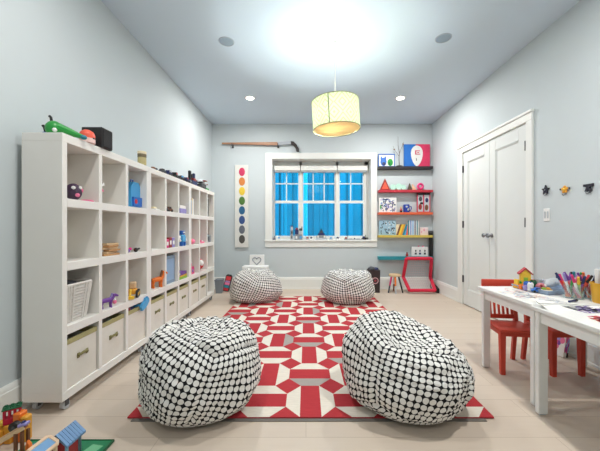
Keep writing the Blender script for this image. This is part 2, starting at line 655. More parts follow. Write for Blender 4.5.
# ---- pendant lamp
LX, LY = .266, 2.749
t = thing('pendant_lamp', 'drum pendant lamp with pale green patterned cloth shade hanging from the ceiling', 'lamp', (LX, LY, H))
MB(WHITE).lathe([(.055, 0), (.055, -.012), (.045, -.022), (.012, -.026), (.009, -.05), (.004, -.052)], 24).build('canopy', t)
SH = bpy.data.objects.new('lamp_shade', None)
zt, zb, rr_ = -.585, -.84, .214
TILT = Matrix.Translation((0, 0, zt)) @ Matrix.Rotation(RAD(-3.2), 4, 'Y') @ Matrix.Translation((0, 0, -zt))
q = MB(WHITE)
q.tube([(0, 0, -.05), (.003, 0, -.2), (.001, 0, -.4), (0, 0, zt - .06)], .0035, 6)
q.build('cord', t)
bm = bmesh.new()
uvl = bm.loops.layers.uv.new('UVMap')
seg = 64
ringT, ringB = [], []
for kk in range(seg):
    a = 2 * math.pi * kk / seg
    ringT.append(bm.verts.new(TILT @ Vector((rr_ * math.cos(a), rr_ * math.sin(a), zt))))
    ringB.append(bm.verts.new(TILT @ Vector((rr_ * math.cos(a), rr_ * math.sin(a), zb))))
for kk in range(seg):
    f = bm.faces.new([ringB[kk], ringB[(kk + 1) % seg], ringT[(kk + 1) % seg], ringT[kk]])
    for lp, (uu, vv) in zip(f.loops, ((kk, 0), (kk + 1, 0), (kk + 1, 1), (kk, 1))):
        lp[uvl].uv = (uu / seg, vv)
    f.smooth = True
me = bpy.data.meshes.new('lamp_shade')
bm.to_mesh(me)
bm.free()
me.materials.append(shade_mat())
bpy.data.objects.remove(SH)
sh = bpy.data.objects.new('lamp_shade', me)
COL.objects.link(sh)
sh.parent = t
q = MB(mat('shade_seam', (120, 124, 104), .7))
a = RAD(248)
q.box(-.004, .004, -.001, .001, zb, zt, R=TILT @ Matrix.Translation(((rr_ + .001) * math.cos(a), (rr_ + .001) * math.sin(a), 0)) @ Matrix.Rotation(a + math.pi / 2, 4, 'Z'))
q.build('seam', sh)
for zz in (zt, zb):
    MB(mat('shade_rim', (150, 148, 120), .6)).torus((0, 0, zz), rr_, .0035, 'z', 64, 6, R=TILT).build('rim', sh)
MB(translucent('lamp_diffuser', (222, 204, 168), .22)).lathe([(rr_ - .004, zb + .003), (rr_ - .004, zb + .006)], 48, R=TILT).build('diffuser', t)
q = MB(M_STEEL)
for kk in range(3):
    a = 2 * math.pi * kk / 3 + .4
    q.cyl((0, 0, zt - .06), ((rr_ - .002) * math.cos(a), (rr_ - .002) * math.sin(a), zt - .006), .0025, seg=6, R=TILT)
q.cyl((0, 0, zt - .1), (0, 0, zt - .05), .018, seg=12, R=TILT)
q.build('spider', t)
MB(emit('bulb_glow', (255, 246, 226), 6)).ball((0, 0, zt - .125), .028, 14, R=TILT).build('bulb', t)

# ------------------------------------------------------------------ bookcases
SX0, SX1, SY0 = -1.53, -1.31, 1.612
UW, ET, DT, BT = .8927, .035, .03, .047
CW = (UW - 2 * ET - 2 * DT) / 3
SB, ST = .066, 1.52
RZ = [1.168, .817, .465, .113]


def comp(c):
    """y range of column c (1..9)"""
    k, j = divmod(c - 1, 3)
    y0 = SY0 + k * UW + ET + j * (CW + DT)
    return y0, y0 + CW


D = SX1 - SX0
t = thing('bookcase', 'white cube bookcase section nearest the toys on the floor', 'bookcase', (SX1, SY0, 0), group='white cube bookcases along the wall')
for nm, z0, z1 in (('top_board', ST - BT, ST), ('bottom_board', SB, SB + BT)):
    MB(M_LAM).box(-D, 0, .0006, UW - .0006, z0, z1, .002).build(nm, t)
for y0, y1 in ((.0006, ET), (UW - ET, UW - .0006)):
    MB(M_LAM).box(-D, -.0006, y0, y1, SB + BT, ST - BT, .0015).build('side_panel', t)
for j in range(2):
    y0 = ET + CW + j * (CW + DT)
    MB(M_LAM).box(-D + .008, -.0012, y0, y0 + DT, SB + BT, ST - BT, .0015).build('divider', t)
for z in RZ[:3]:
    MB(M_LAM).box(-D + .008, -.0009, ET, UW - ET, z - BT, z, .0015).build('shelf', t)
MB(M_LAMB).box(-D, -D + .008, ET, UW - ET, SB + BT, ST - BT).build('back_panel', t)
for cx in (-.035, -D + .035):
    for cy in (.06, UW - .06):
        c = MB(DGREY).box(cx - .018, cx + .018, cy - .018, cy + .018, SB - .006, SB).box(cx - .016, cx - .012, cy - .012, cy + .012, .02, SB - .005).box(cx + .012, cx + .016, cy - .012, cy + .012, .02, SB - .005).build('caster', t)
        MB(LGREY).cyl((cx - .011, cy, .0235), (cx + .011, cy, .0235), .0235, seg=18).build('wheel', c)
for k, lb in ((1, 'white cube bookcase section in the middle of the row'), (2, 'white cube bookcase section at the end by the window wall')):
    c = copy_tree(t)
    c.location = (SX1, SY0 + k * UW, 0)
    c['label'] = lb


# ---- canvas bins in the bottom row
BH = .272
t = thing('storage_bin', 'tmp', 'bin', (0, 0, 0), group='canvas bins in the bottom row')
bw, bd = .118, .19
q = MB(BINCLOTH)
th = .006
q.box(-bd, 0, -bw, -bw + th, 0, BH, .002).box(-bd, 0, bw - th, bw, 0, BH, .002).box(-bd, -bd + th, -bw, bw, 0, BH, .002).box(-th, 0, -bw, bw, 0, BH, .003).box(-bd, 0, -bw, bw, 0, th)
q.build('body', t)
q = MB(BINTRIM)
q.box(-bd - .002, .003, -bw - .002, -bw + .008, BH - .028, BH + .002, .002).box(-bd - .002, .003, bw - .008, bw + .002, BH - .028, BH + .002, .002)
q.box(-.006, .003, -bw, bw, BH - .028, BH + .002, .002).box(-bd - .002, -bd + .008, -bw, bw, BH - .028, BH + .002, .002)
q.build('trim_band', t)
q = MB(BINHAND)
hp = [(.004, -.034 + .068 * s, .155 + .012 * math.sin(math.pi * s)) for s in [i / 10 for i in range(11)]]
hp = [(p[0] + .014 * math.sin(math.pi * i / 10), p[1], p[2]) for i, p in enumerate(hp)]
q.tube(hp, .008, 8)
for yy in (-.034, .034):
    q.box(0, .005, yy - .01, yy + .01, .14, .17, .002)
hd = q.build('handle', t)
bl = {1: 'canvas bin nearest the camera, under the wicker basket', 2: 'canvas bin with olive handle under the small purple pony',
      3: 'canvas bin without a handle, stuffed so blue and dark things poke out', 4: 'canvas bin with olive handle under the orange toy horse',
      5: 'canvas bin with olive handle under the flat blue box', 6: 'canvas bin with olive handle under the purple and green books',
      7: 'canvas bin with olive handle under the pink bag', 8: 'canvas bin with olive handle under the red and white ball'}
for c in range(1, 9):
    o = t if c == 1 else copy_tree(t)
    y0, y1 = comp(c)
    o.location = (SX1 - .012, (y0 + y1) / 2, RZ[3])
    o['label'] = bl[c]
    if c == 3:
        for ch in list(o.children):
            if ch.name.startswith('handle'):
                bpy.data.objects.remove(ch)
y0, y1 = comp(3)
q = MB(SKY)
FR = Matrix.Rotation(RAD(24), 4, 'X')
q.prism([(-.06, -.03), (.0, -.036), (.055, -.02), (.062, .0), (.05, .03), (.03, .012), (.026, .036), (.004, .016), (-.03, .02), (-.06, .004)], 'x', -.009, .009, R=FR)
q.box(-.075, -.008, -.045, -.015, -.022, -.004, .003)
tag(q.build('foam_hand', None, (SX1 + .0105, y1 - .055, RZ[2] - .062)), 'bright blue foam shape sticking out of the canvas bin without handle', 'toy')
q = MB(NAVY).ball((0, 0, 0), (.05, .05, .03), 12).m(BRICKRED).ball((.028, -.045, .0), (.024, .03, .028), 10)
tag(q.build('soft_ball', None, (SX1 - .07, y0 + .095, RZ[3] + .268)), 'dark blue and red soft toy lying at the brim of the stuffed bin', 'toy')

# ---- wicker basket
y0, y1 = comp(1)
t = thing('wicker_basket', 'tapered white wicker basket on the third shelf', 'basket', (SX1 - .115, (y0 + y1) / 2 - .012, RZ[2] + .001))
q = MB(WICKER)
rows = 13
for r in range(rows):
    f = r / (rows - 1)
    w = .085 + .027 * f
    dd = .07 + .022 * f
    z = .006 + f * .205
    pts = []
    N = 40
    for i in range(N):
        a = 2 * math.pi * i / N
        ca, sa = math.cos(a), math.sin(a)
        ex = abs(ca) ** .35 * (1 if ca > 0 else -1)
        ey = abs(sa) ** .35 * (1 if sa > 0 else -1)
        wob = 1 + .012 * (1 if (i + r) % 2 else -1)
        pts.append((dd * ex * wob, w * ey * wob, z))
    q.tube(pts, .0095, 6, True)
q.box(-.068, .068, -.083, .083, 0, .006)
q.build('body', t)
q = MB(mat('wicker_stake', (224, 220, 214), .8, var=.12, scale=60))
for i in range(44):
    a = 2 * math.pi * (i + .5) / 44
    ca, sa = math.cos(a), math.sin(a)
    ex = abs(ca) ** .35 * (1 if ca > 0 else -1)
    ey = abs(sa) ** .35 * (1 if sa > 0 else -1)
    q.cyl((.079 * ex, .094 * ey, .004), (.101 * ex, .1205 * ey, .212), .0052, seg=6)
q.build('stakes', t)
q = MB(WICKER)
pts = []
for i in range(40):
    a = 2 * math.pi * i / 40
    ca, sa = math.cos(a), math.sin(a)
    pts.append((.096 * abs(ca) ** .35 * (1 if ca > 0 else -1), .116 * abs(sa) ** .35 * (1 if sa > 0 else -1), .215))
q.tube(pts, .008, 8, True)
q.build('rim', t)
bx, by = SX1 - .115, (y0 + y1) / 2 - .012
q = MB(BROWN).ball((0, 0, 0), (.03, .03, .034), 12).ball((0, -.015, .035), (.011, .011, .014), 8).ball((0, .015, .035), (.011, .011, .014), 8).m(PWOOD).ball((.026, 0, -.004), (.012, .014, .012), 8)
tag(q.build('teddy_bear', None, (bx + .02, by - .06, RZ[2] + .235)), 'small brown soft toy peeking out of the wicker basket', 'soft toy')
q = MB(DGREY).ball((0, 0, 0), (.05, .055, .03), 12)
tag(q.build('dark_cloth', None, (bx, by + .03, RZ[2] + .2)), 'dark cloth heaped inside the wicker basket', 'cloth')


# ------------------------------------------------------------------ things on the shelves
def shelf_y(u, x):
    return -x * F / (U0 - u)


def at_shelf(u, x, row):
    return (x, shelf_y(u, x), RZ[row - 1] + .0005)


# row 1
x = -1.40
q = MB(mat('patterned_ball', (60, 40, 66), .5, var=.9, scale=60))
q.ball((0, 0, .05), (.042, .042, .05), 18)
q.m(PINK).ball((.034, -.014, .03), (.012, .014, .012), 8).ball((.03, .02, .06), (.012, .012, .014), 8)
q.m(WHITE).ball((.036, .005, .075), (.01, .01, .01), 8).ball((.02, -.026, .07), (.012, .012, .012), 8)
tag(q.build('patterned_ball', None, at_shelf(73.5, -1.37, 1)), 'dark ball with pink and white patches on the top shelf of the first column', 'ball')
q = MB(PINK).lathe([(.004, 0), (.034, .0), (.036, .006), (.028, .012), (.008, .014)], 18)
tag(q.build('pink_disc', None, at_shelf(87, -1.36, 1)), 'flat pink disc lying beside the dark patterned ball', 'toy')
y0, y1 = comp(2)
t = thing('paper_pinwheel', 'small pink and white paper pinwheel standing on the top shelf', 'pinwheel', (-1.36, y0 + .045, RZ[0] + .0005))
MB(WHITE).lathe([(.018, 0), (.018, .006), (.004, .01), (.0035, .11)], 10).build('stand', t)
q = MB(PINK)
for i in range(4):
    q.m(PINK if i % 2 else WHITE)
    q.prism([(0, 0), (.034, .008), (.03, .03)], 'x', -.002 + .0 * i, .004, R=Matrix.Translation((.006, 0, .112)) @ Matrix.Rotation(i * math.pi / 2, 4, 'X'))
q.build('vanes', t)
y0, y1 = comp(3)
t = thing('backpack', 'bright blue child backpack with red patch on the top shelf', 'backpack', (-1.40, shelf_y(135.5, -1.37), RZ[0] + .0005), rz=0)
q = MB(SKY)
prof = [(-.085, .0), (.085, .0), (.09, .08), (.078, .17), (.045, .205), (-.045, .205), (-.078, .17), (-.09, .08)]
q.prism([(p[0] * .8, p[1]) for p in prof], 'x', -.04, .035)
q.build('body', t)
MB(BLUE).prism([(-.055, .012), (.055, .012), (.058, .085), (-.058, .085)], 'x', .034, .052).build('pocket', t)
MB(RED).ball((.052, -.03, .05), (.006, .02, .02), 10).build('patch', t)
MB(BLUE).tube([(0, -.018, .2), (0, -.014, .225), (0, .014, .225), (0, .018, .2)], .005, 6).build('loop', t)
y0, y1 = comp(4)
q = MB(WHITE).box(-.05, .05, -.06, .06, 0, .012, .003).m(CREAM).box(-.03, .03, -.03, .05, .012, .03, .005)
tag(q.build('flat_box', None, (-1.38, (y0 + y1) / 2 + .02, RZ[0] + .0005), rz=.2), 'low white box lying alone on the top shelf of the fourth column', 'box')


def mini_car(name, label, loc, rz, c1, c2, s=1.0, group=None):
    t = thing(name, label, 'toy car', loc, rz, group)
    q = MB(c1)
    q.prism([(-.045 * s, .012 * s), (.045 * s, .012 * s), (.046 * s, .028 * s), (.022 * s, .032 * s), (.012 * s, .05 * s), (-.024 * s, .05 * s), (-.034 * s, .032 * s), (-.046 * s, .03 * s)], 'x', -.02 * s, .02 * s)
    q.build('body', t)
    MB(c2).prism([(.018 * s, .033 * s), (.010 * s, .048 * s), (-.022 * s, .048 * s), (-.03 * s, .033 * s)], 'x', -.0205 * s, .0205 * s).build('windows', t)
    for wx in (-.02 * s, .02 * s):
        for wy in (-.027 * s, .027 * s):
            MB(BLACK).cyl((wx - .005 * s, wy, .012 * s), (wx + .005 * s, wy, .012 * s), .012 * s, seg=12).build('wheel', t)
    return t


y0, y1 = comp(5)
mini_car('toy_car', 'small dark toy car on the top shelf of the fifth column', (-1.36, y0 + .06, RZ[0]), .2, DGREY, LGREY, 1.0)
mini_car('toy_tractor', 'small dark toy vehicle parked behind the dark toy car on the top shelf', (-1.37, y0 + .165, RZ[0]), -.1, BROWN, BLACK, 1.05)
y0, y1 = comp(6)
q = MB(LILAC).box(-.06, .06, -.08, .08, 0, .05, .004).m(WHITE).box(-.055, .055, -.075, .075, .05, .085, .004)
tag(q.build('stacked_boxes', None, (-1.38, (y0 + y1) / 2, RZ[0] + .0005)), 'lilac box with white lid on the top shelf of the sixth column', 'box')


def book(loc, th, hgt, dep, c, label, group, lean=0.0):
    t = thing('book', label, 'book', loc, 0, group, rot=(lean, 0, 0))
    MB(c).box(-dep, 0, -th / 2, -th / 2 + .002, 0, hgt).box(-dep, 0, th / 2 - .002, th / 2, 0, hgt).box(-.003, 0, -th / 2, th / 2, 0, hgt, .001).build('cover', t)
    MB(PAPER).box(-dep + .003, -.003, -th / 2 + .002, th / 2 - .002, .003, hgt - .003).build('pages', t)
    return t


y0, y1 = comp(7)
yy = y0 + .02
for i, (th, hg, c, cn) in enumerate(((.022, .22, LIME, 'lime green'), (.03, .2, CREAM, 'cream'), (.026, .21, WHITE, 'white'), (.02, .17, PALEBLUE, 'pale blue'), (.024, .2, CREAM, 'second cream'), (.03, .19, WHITE, 'second white'))):
    book((-1.35, yy + th / 2, RZ[0] + .0005), th, hg, .15, c, '%s book standing upright in the seventh column of the top shelf' % cn, 'books in the seventh column')
    yy += th + .0015
y0, y1 = comp(8)
yy = y0 + .03
for i, (th, hg, c, cn) in enumerate(((.02, .12, SKY, 'sky blue'), (.028, .15, DGREY, 'dark grey'), (.03, .14, PAPER, 'white'))):
    book((-1.36, yy + th / 2, RZ[0] + .0005), th, hg, .14, c, '%s book standing in the eighth column of the top shelf' % cn, 'books in the eighth column')
    yy += th + .0015
y0, y1 = comp(9)
t = thing('picture_book', 'tall dark patterned book facing out in the last column of the top shelf', 'book', (-1.38, (y0 + y1) / 2, RZ[0] + .0005))
MB(mat('collage_cover', (120, 122, 120), .6, var=.8, scale=45)).box(0, .012, -.1, .1, 0, .25, .002).build('cover', t)
MB(PAPER).box(-.014, 0, -.096, .096, .003, .247).build('pages', t)

# row 2
y0, y1 = comp(2)
yy = shelf_y(111, -1.36)
for i in range(6):
    t = None
    q = MB(PWOOD if i % 2 else WOOD)
    w = .07 - .004 * (i % 3)
    q.box(-.02, .02, -w, w, 0, .013, .002)
    q.m(BROWN).box(-.008, -.005, -w, w, .0128, .0136).box(.005, .008, -w, w, .0128, .0136)
    nm = ('lowest', 'second', 'third', 'fourth', 'fifth', 'topmost')[i]
    o = q.build('wooden_track', None, (-1.36 - .012 * (i % 2), yy + .012 * ((i * 7) % 3 - 1), RZ[1] + .0005 + i * .0142), rz=.12 * ((i * 5) % 3 - 1))
    tag(o, '%s wooden toy track piece in the stack on the second shelf' % nm, 'toy track', 'stacked wooden track pieces')
y0, y1 = comp(3)
q = MB(PURPLE).ball((0, 0, .018), (.02, .045, .018), 12).m(HOTPINK).ball((.008, .035, .03), (.012, .014, .012), 8).m(LILAC).ball((.004, -.03, .03), (.014, .016, .014), 8)
tag(q.build('purple_toy', None, (-1.36, y0 + .055, RZ[1])), 'purple and pink plastic toy on the second shelf of the third column', 'toy')
q = MB(BLACK).ball((0, 0, .018), (.016, .02, .018), 10).cyl((0, .012, .02), (.004, .04, .026), .008, seg=8)
tag(q.build('black_toy', None, (-1.35, y0 + .165, RZ[1])), 'small black toy beside the purple and pink one', 'toy')
y0, y1 = comp(4)
q = MB(PAPER).box(-.07, .06, -.07, .07, 0, .006)
tag(q.build('paper_pad', None, (-1.39, y0 + .1, RZ[1] + .0005), rz=.1), 'thin white pad of paper lying on the second shelf', 'paper pad')
y0, y1 = comp(5)
for i, (c, cn, dy, hh) in enumerate(((HOTPINK, 'magenta', .05, .085), (BRICKRED, 'brick red', .115, .1), (LILAC, 'lilac', .18, .095))):
    q = MB(c).box(-.04, .04, -.03, .03, 0, hh, .004).m(WHITE).box(.04, .0405, -.018, .018, hh * .3, hh * .7)
    tag(q.build('toy_carton', None, (-1.365, y0 + dy, RZ[1] + .0005)), '%s carton among the three on the second shelf' % cn, 'box', 'cartons on the second shelf')
y0, y1 = comp(6)
t = thing('toy_robot', 'blue and white toy robot on the second shelf', 'toy robot', (-1.345, (y0 + y1) / 2 + .01, RZ[1] + .0005))
MB(SKY).box(-.03, .03, -.045, .045, .04, .12, .01).build('body', t)
MB(BLUE).box(-.024, .024, -.032, .032, .122, .165, .008).m(WHITE).ball((.025, -.014, .145), .008, 8).ball((.025, .014, .145), .008, 8).build('head', t)
for s in (-1, 1):
    MB(BLUE).box(-.026, .03, s * .03 - .016, s * .03 + .016, 0, .042, .006).build('leg', t)
    MB(WHITE).tube([(0, s * .05, .105), (.005, s * .075, .08), (.02, s * .078, .05)], .011, 8).build('arm', t)
y0, y1 = comp(7)
t = thing('toy_pig', 'pink soft toy lying on the second shelf of the seventh column', 'soft toy', (-1.36, (y0 + y1) / 2, RZ[1] + .0005))
MB(PINK).ball((0, 0, .035), (.04, .07, .035), 14).build('body', t)
MB(CORAL).ball((.01, -.07, .04), (.028, .028, .028), 12).build('head', t)
y0, y1 = comp(8)
q = MB(PINK).box(-.04, .04, -.09, .09, 0, .02, .005).m(HOTPINK).ball((.02, -.03, .03), (.02, .04, .014), 10).m(WHITE).ball((.02, .05, .028), (.016, .02, .012), 8)
tag(q.build('pink_tray', None, (-1.37, (y0 + y1) / 2, RZ[1] + .0005)), 'flat pink toy on the second shelf of the eighth column', 'toy')
y0, y1 = comp(9)
q = MB(GREY).box(-.04, .04, -.08, .08, 0, .1, .012).m(DGREY).box(.04, .043, -.06, .0, .02, .08, .002).box(-.02, .02, -.03, .03, .1, .115, .004)
tag(q.build('grey_case', None, (-1.37, (y0 + y1) / 2, RZ[1] + .0005)), 'grey plastic case at the far end of the second shelf', 'case')


# row 3: toy animals
def quad_toy(name, label, loc, rz, c1, c2, s=1.0, neck=.5, cat='toy'):
    t = thing(name, label, cat, loc, rz)
    q = MB(c1)
    q.tube([(0, -.045 * s, .062 * s), (0, -.02 * s, .066 * s), (0, .02 * s, .064 * s), (0, .045 * s, .064 * s)], [.012 * s, .02 * s, .019 * s, .014 * s], 10)
    for lx in (-.011, .011):
        for ly in (-.034, .034):
            q.tube([(lx * s, ly * s, .055 * s), (lx * s, (ly + .004) * s, .028 * s), (lx * s, ly * s, .0)], [.009 * s, .006 * s, .007 * s], 8)
    q.tube([(0, -.04 * s, .068 * s), (0, -.056 * s, (.08 + neck * .04) * s), (0, -.06 * s, (.09 + neck * .06) * s)], [.014 * s, .011 * s, .009 * s], 8)
    q.tube([(0, -.05 * s, (.098 + neck * .06) * s), (0, -.068 * s, (.095 + neck * .06) * s), (0, -.092 * s, (.082 + neck * .06) * s)], [.01 * s, .012 * s, .007 * s], 8)
    q.build('body', t)
    q = MB(c2)
    q.tube([(0, -.044 * s, (.112 + neck * .06) * s), (0, -.04 * s, (.09 + neck * .05) * s), (0, -.026 * s, .078 * s)], [.006 * s, .01 * s, .006 * s], 6)
    q.build('mane', t)
    MB(c2).tube([(0, .044 * s, .068 * s), (0, .062 * s, .058 * s), (0, .066 * s, .03 * s)], [.005 * s, .008 * s, .004 * s], 6).build('tail', t)
    return t


quad_toy('toy_pony', 'little purple toy pony with lilac mane on the third shelf', (-1.35, shelf_y(106.5, -1.35), RZ[2]), RAD(148), PURPLE, LILAC, .8, .1)
q = MB(PINK).ball((0, 0, .014), (.014, .014, .014), 8).m(WHITE).ball((0, 0, .034), (.009, .009, .01), 8)
tag(q.build('pink_figurine', None, (-1.37, shelf_y(112, -1.37) + .03, RZ[2])), 'tiny pink figurine beside the purple pony', 'figurine')
quad_toy('toy_horse', 'orange toy horse with brown mane on the third shelf', (-1.36, shelf_y(157, -1.36), RZ[2]), RAD(152), ORANGE, BROWN, 1.15, .35)
t = thing('toy_digger', 'yellow and brown toy loader with big dark wheels on the third shelf', 'toy vehicle', (-1.36, shelf_y(132.5, -1.36), RZ[2]), rz=RAD(20))
MB(AMBER).box(-.03, .03, -.05, .04, .03, .065, .006).build('body', t)
MB(PWOOD).box(-.024, .024, -.008, .035, .065, .12, .008).build('cab', t)
MB(YELLOW).tube([(0, -.04, .06), (0, -.075, .075), (0, -.095, .03)], .008, 8).box(-.03, .03, -.115, -.09, .005, .03, .004).build('loader_arm', t)
for sx in (-1, 1):
    for wy in (-.03, .026):
        MB(BLACK).cyl((sx * .031, wy, .03), (sx * .045, wy, .03), .03, seg=16).m(YELLOW).cyl((sx * .044, wy, .03), (sx * .047, wy, .03), .014, seg=10).build('wheel', t)
y0, y1 = comp(5)
q = MB(mat('slate_blue_card', (128, 150, 172), .6)).box(-.03, .0, -.115, .115, 0, .27, .003).m(PALEBLUE).box(0, .001, -.09, .09, .03, .24)
tag(q.build('board_game', None, (-1.34, (y0 + y1) / 2, RZ[2] + .0005)), 'tall flat blue box standing in the fifth column of the third shelf', 'game box')
y0, y1 = comp(6)
for i, (c, cn, hh) in enumerate(((LIME, 'lime green', .025), (YELLOW, 'yellow', .018), (PURPLE, 'purple', .03))):
    z = RZ[2] + .0005 + (0, .026, .045)[i]
    t = thing('book', '%s book lying in the flat pile on the third shelf' % cn, 'book', (-1.38, (y0 + y1) / 2, z), .06 * (i - 1), 'flat pile of books')
    MB(c).box(-.07, .06, -.09, .09, 0, .002).box(-.07, .06, -.09, .09, hh - .002, hh).box(.057, .06, -.09, .09, 0, hh).build('cover', t)
    MB(PAPER).box(-.066, .056, -.087, .087, .002, hh - .002).build('pages', t)
y0, y1 = comp(7)
t = thing('toy_handbag', 'little pink handbag on the third shelf', 'bag', (-1.37, (y0 + y1) / 2, RZ[2] + .0005))
MB(HOTPINK).prism([(-.06, 0), (.06, 0), (.045, .085), (-.045, .085)], 'x', -.025, .025).build('body', t)
MB(PINK).tube([(0, -.032, .08), (0, -.028, .12), (0, 0, .137), (0, .028, .12), (0, .032, .08)], .006, 8).build('handle', t)
MB(LILAC).ball((.027, 0, .04), (.006, .02, .02), 10).build('clasp', t)
y0, y1 = comp(8)
q = MB(RED).ball((0, 0, .085), .085, 20).m(WHITE).ball((.05, -.02, .1), (.045, .04, .045), 14)
tag(q.build('ball', None, (-1.4, (y0 + y1) / 2, RZ[2])), 'red ball with a white face on the third shelf', 'ball')

# ------------------------------------------------------------------ on top of the bookcases
TZ = ST + .0005
t = thing('toy_creature', 'green bulbous plastic toy with black antennas and a long tail on top of the bookcase', 'toy', (-1.425, 1.70, TZ))
q = MB(GREEN)
q.ball((0, 0, .045), (.042, .045, .046), 16)
q.tube([(.02, 0, .05), (.06, .02, .038), (.10, .04, .024), (.125, .05, .016)], [.032, .024, .016, .012], 10)
q.build('body', t)
for px_, py_ in ((-.008, -.01),):
    MB(BLACK).tube([(px_, py_, .085), (px_ - .004, py_, .108), (px_ - .012, py_, .116)], .007, 8).build('antenna', t)
MB(BLACK).tube([(-.05, .0, .03), (-.056, 0, .055), (-.066, 0, .066)], .008, 8).build('antenna', t)
MB(BLUE).ball((-.052, .0, .014), (.02, .02, .016), 10).build('foot', t)
MB(YELLOW).ball((-.082, .005, .012), (.014, .014, .013), 10).build('foot', t)
MB(WHITE).ball((.03, -.035, .03), (.012, .012, .012), 8).build('eye', t)
MB(TEAL).ball((.128, .05, .014), (.016, .02, .014), 10).build('tail_tip', t)
t = thing('toy_helmet', 'orange dome shaped toy with black and pale band on top of the bookcase', 'toy', (-1.335, 1.83, TZ), rz=.3)
MB(CORAL).lathe([(.04, .03), (.042, .05), (.034, .07), (.016, .082), (.002, .084)], 20).build('shell', t)
MB(mat('pale_pink_plastic', (238, 206, 200), .4)).lathe([(.036, 0), (.042, .004), (.042, .03)], 20).build('band', t)
MB(BLACK).box(-.005, .043, -.02, .02, .026, .036, .004).build('visor', t)
t = thing('loudspeaker', 'black cube loudspeaker on top of the bookcase', 'loudspeaker', (-1.36, 1.955, TZ), rz=0)
MB(BLACK).box(-.066, .066, -.052, .052, 0, .128, .004).build('cabinet', t)
MB(mat('speaker_cloth', (40, 40, 42), .9, bump=.3, bscale=500)).box(.066, .07, -.046, .046, .006, .122, .002).build('grille', t)
t = thing('candle_jar', 'small glass jar with beige filling and dark lid band on top of the bookcase', 'jar', (-1.345, 2.46, TZ))
MB(mat('jar_filling', (186, 172, 120), .4)).lathe([(.03, 0), (.033, .004), (.033, .06), (.03, .066)], 18).build('jar', t)
MB(mat('jar_label', (122, 112, 84), .6)).lathe([(.0335, .066), (.0335, .092)], 18).build('band', t)
MB(CREAM).lathe([(.034, .092), (.034, .112), (.03, .115)], 18).build('lid', t)


def stud_model(name, label, cat, loc, rz, blocks, group=None):
    """toy built of studded plastic blocks: (material, x0,x1,y0,y1,z0,z1)"""
    q = MB()
    for (m_, x0, x1, y0, y1, z0, z1) in blocks:
        q.m(m_)
        q.box(x0, x1, y0, y1, z0, z1, .0015)
        nx = max(1, int((x1 - x0) / .016))
        ny = max(1, int((y1 - y0) / .016))
        for a in range(min(nx, 3)):
            for c in range(min(ny, 6)):
                cx = x0 + (a + .5) * (x1 - x0) / min(nx, 3)
                cy = y0 + (c + .5) * (y1 - y0) / min(ny, 6)
                q.cyl((cx, cy, z1), (cx, cy, z1 + .004), .0045, seg=8)
    o = q.build(name, None, loc, rz)
    return tag(o, label, cat, group)


q = MB(BROWN).ball((0, 0, .012), (.02, .03, .012), 10).m(DGREY).ball((.01, .03, .01), (.014, .02, .01), 8)
tag(q.build('brown_pebble_toy', None, (-1.335, 2.62, TZ)), 'small brown lump beside the glass jar on top of the bookcase', 'toy')
for i, (y, c1, c2, nm, sz) in enumerate(((2.80, DGREY, BLACK, 'low dark grey', .8), (2.93, NAVY, LGREY, 'dark navy', 1.0), (3.07, BLACK, RED, 'black', 1.1), (3.22, DGREY, SKY, 'charcoal with blue windows', 1.0), (3.36, NAVY, BRICKRED, 'navy and red', 1.1), (3.47, GREY, BLACK, 'light grey', .9))):
    mini_car('toy_car', '%s toy car in the line on top of the bookcases' % nm, (-1.34, y, TZ), .15 * (i % 3 - 1), c1, c2, sz, 'toy cars in line on the bookcases')
stud_model('toy_tower', 'dark block-built toy tower with two spikes on top of the bookcases', 'toy tower', (-1.36, 3.57, TZ), 0,
           [(NAVY, -.04, .04, -.075, .075, 0, .05), (BRICKRED, -.03, .04, -.04, .03, .05, .08), (BLACK, -.015, .015, -.075, -.05, .05, .16), (NAVY, -.015, .015, .05, .075, .05, .15), (BLACK, -.012, .012, -.01, .01, .08, .13)])
q = MB(LGREY)
q.tube([(0, -.15, .09), (0, -.05, .098), (0, .08, .08), (0, .15, .075)], [.01, .036, .034, .014], 10)
q.m(BRICKRED).box(-.07, .07, -.06, .0, .1, .112).box(-.035, .035, .1, .13, .075, .085).m(DGREEN).box(-.004, .004, .1, .14, .075, .13)
q.m(DGREY).box(-.035, .035, -.09, .06, .025, .065).cyl((-.03, -.05, .014), (.03, -.05, .014), .014, seg=10).cyl((-.03, .06, .014), (.03, .06, .014), .014, seg=10).m(GREEN).box(-.04, .04, .06, .17, .0, .03, .003).m(BLACK).box(-.045, .045, -.13, -.1, .07, .085)
tag(q.build('toy_aeroplane', None, (-1.37, 3.95, TZ)), 'grey, red and green toy aeroplane on a base on top of the far bookcase', 'toy plane')

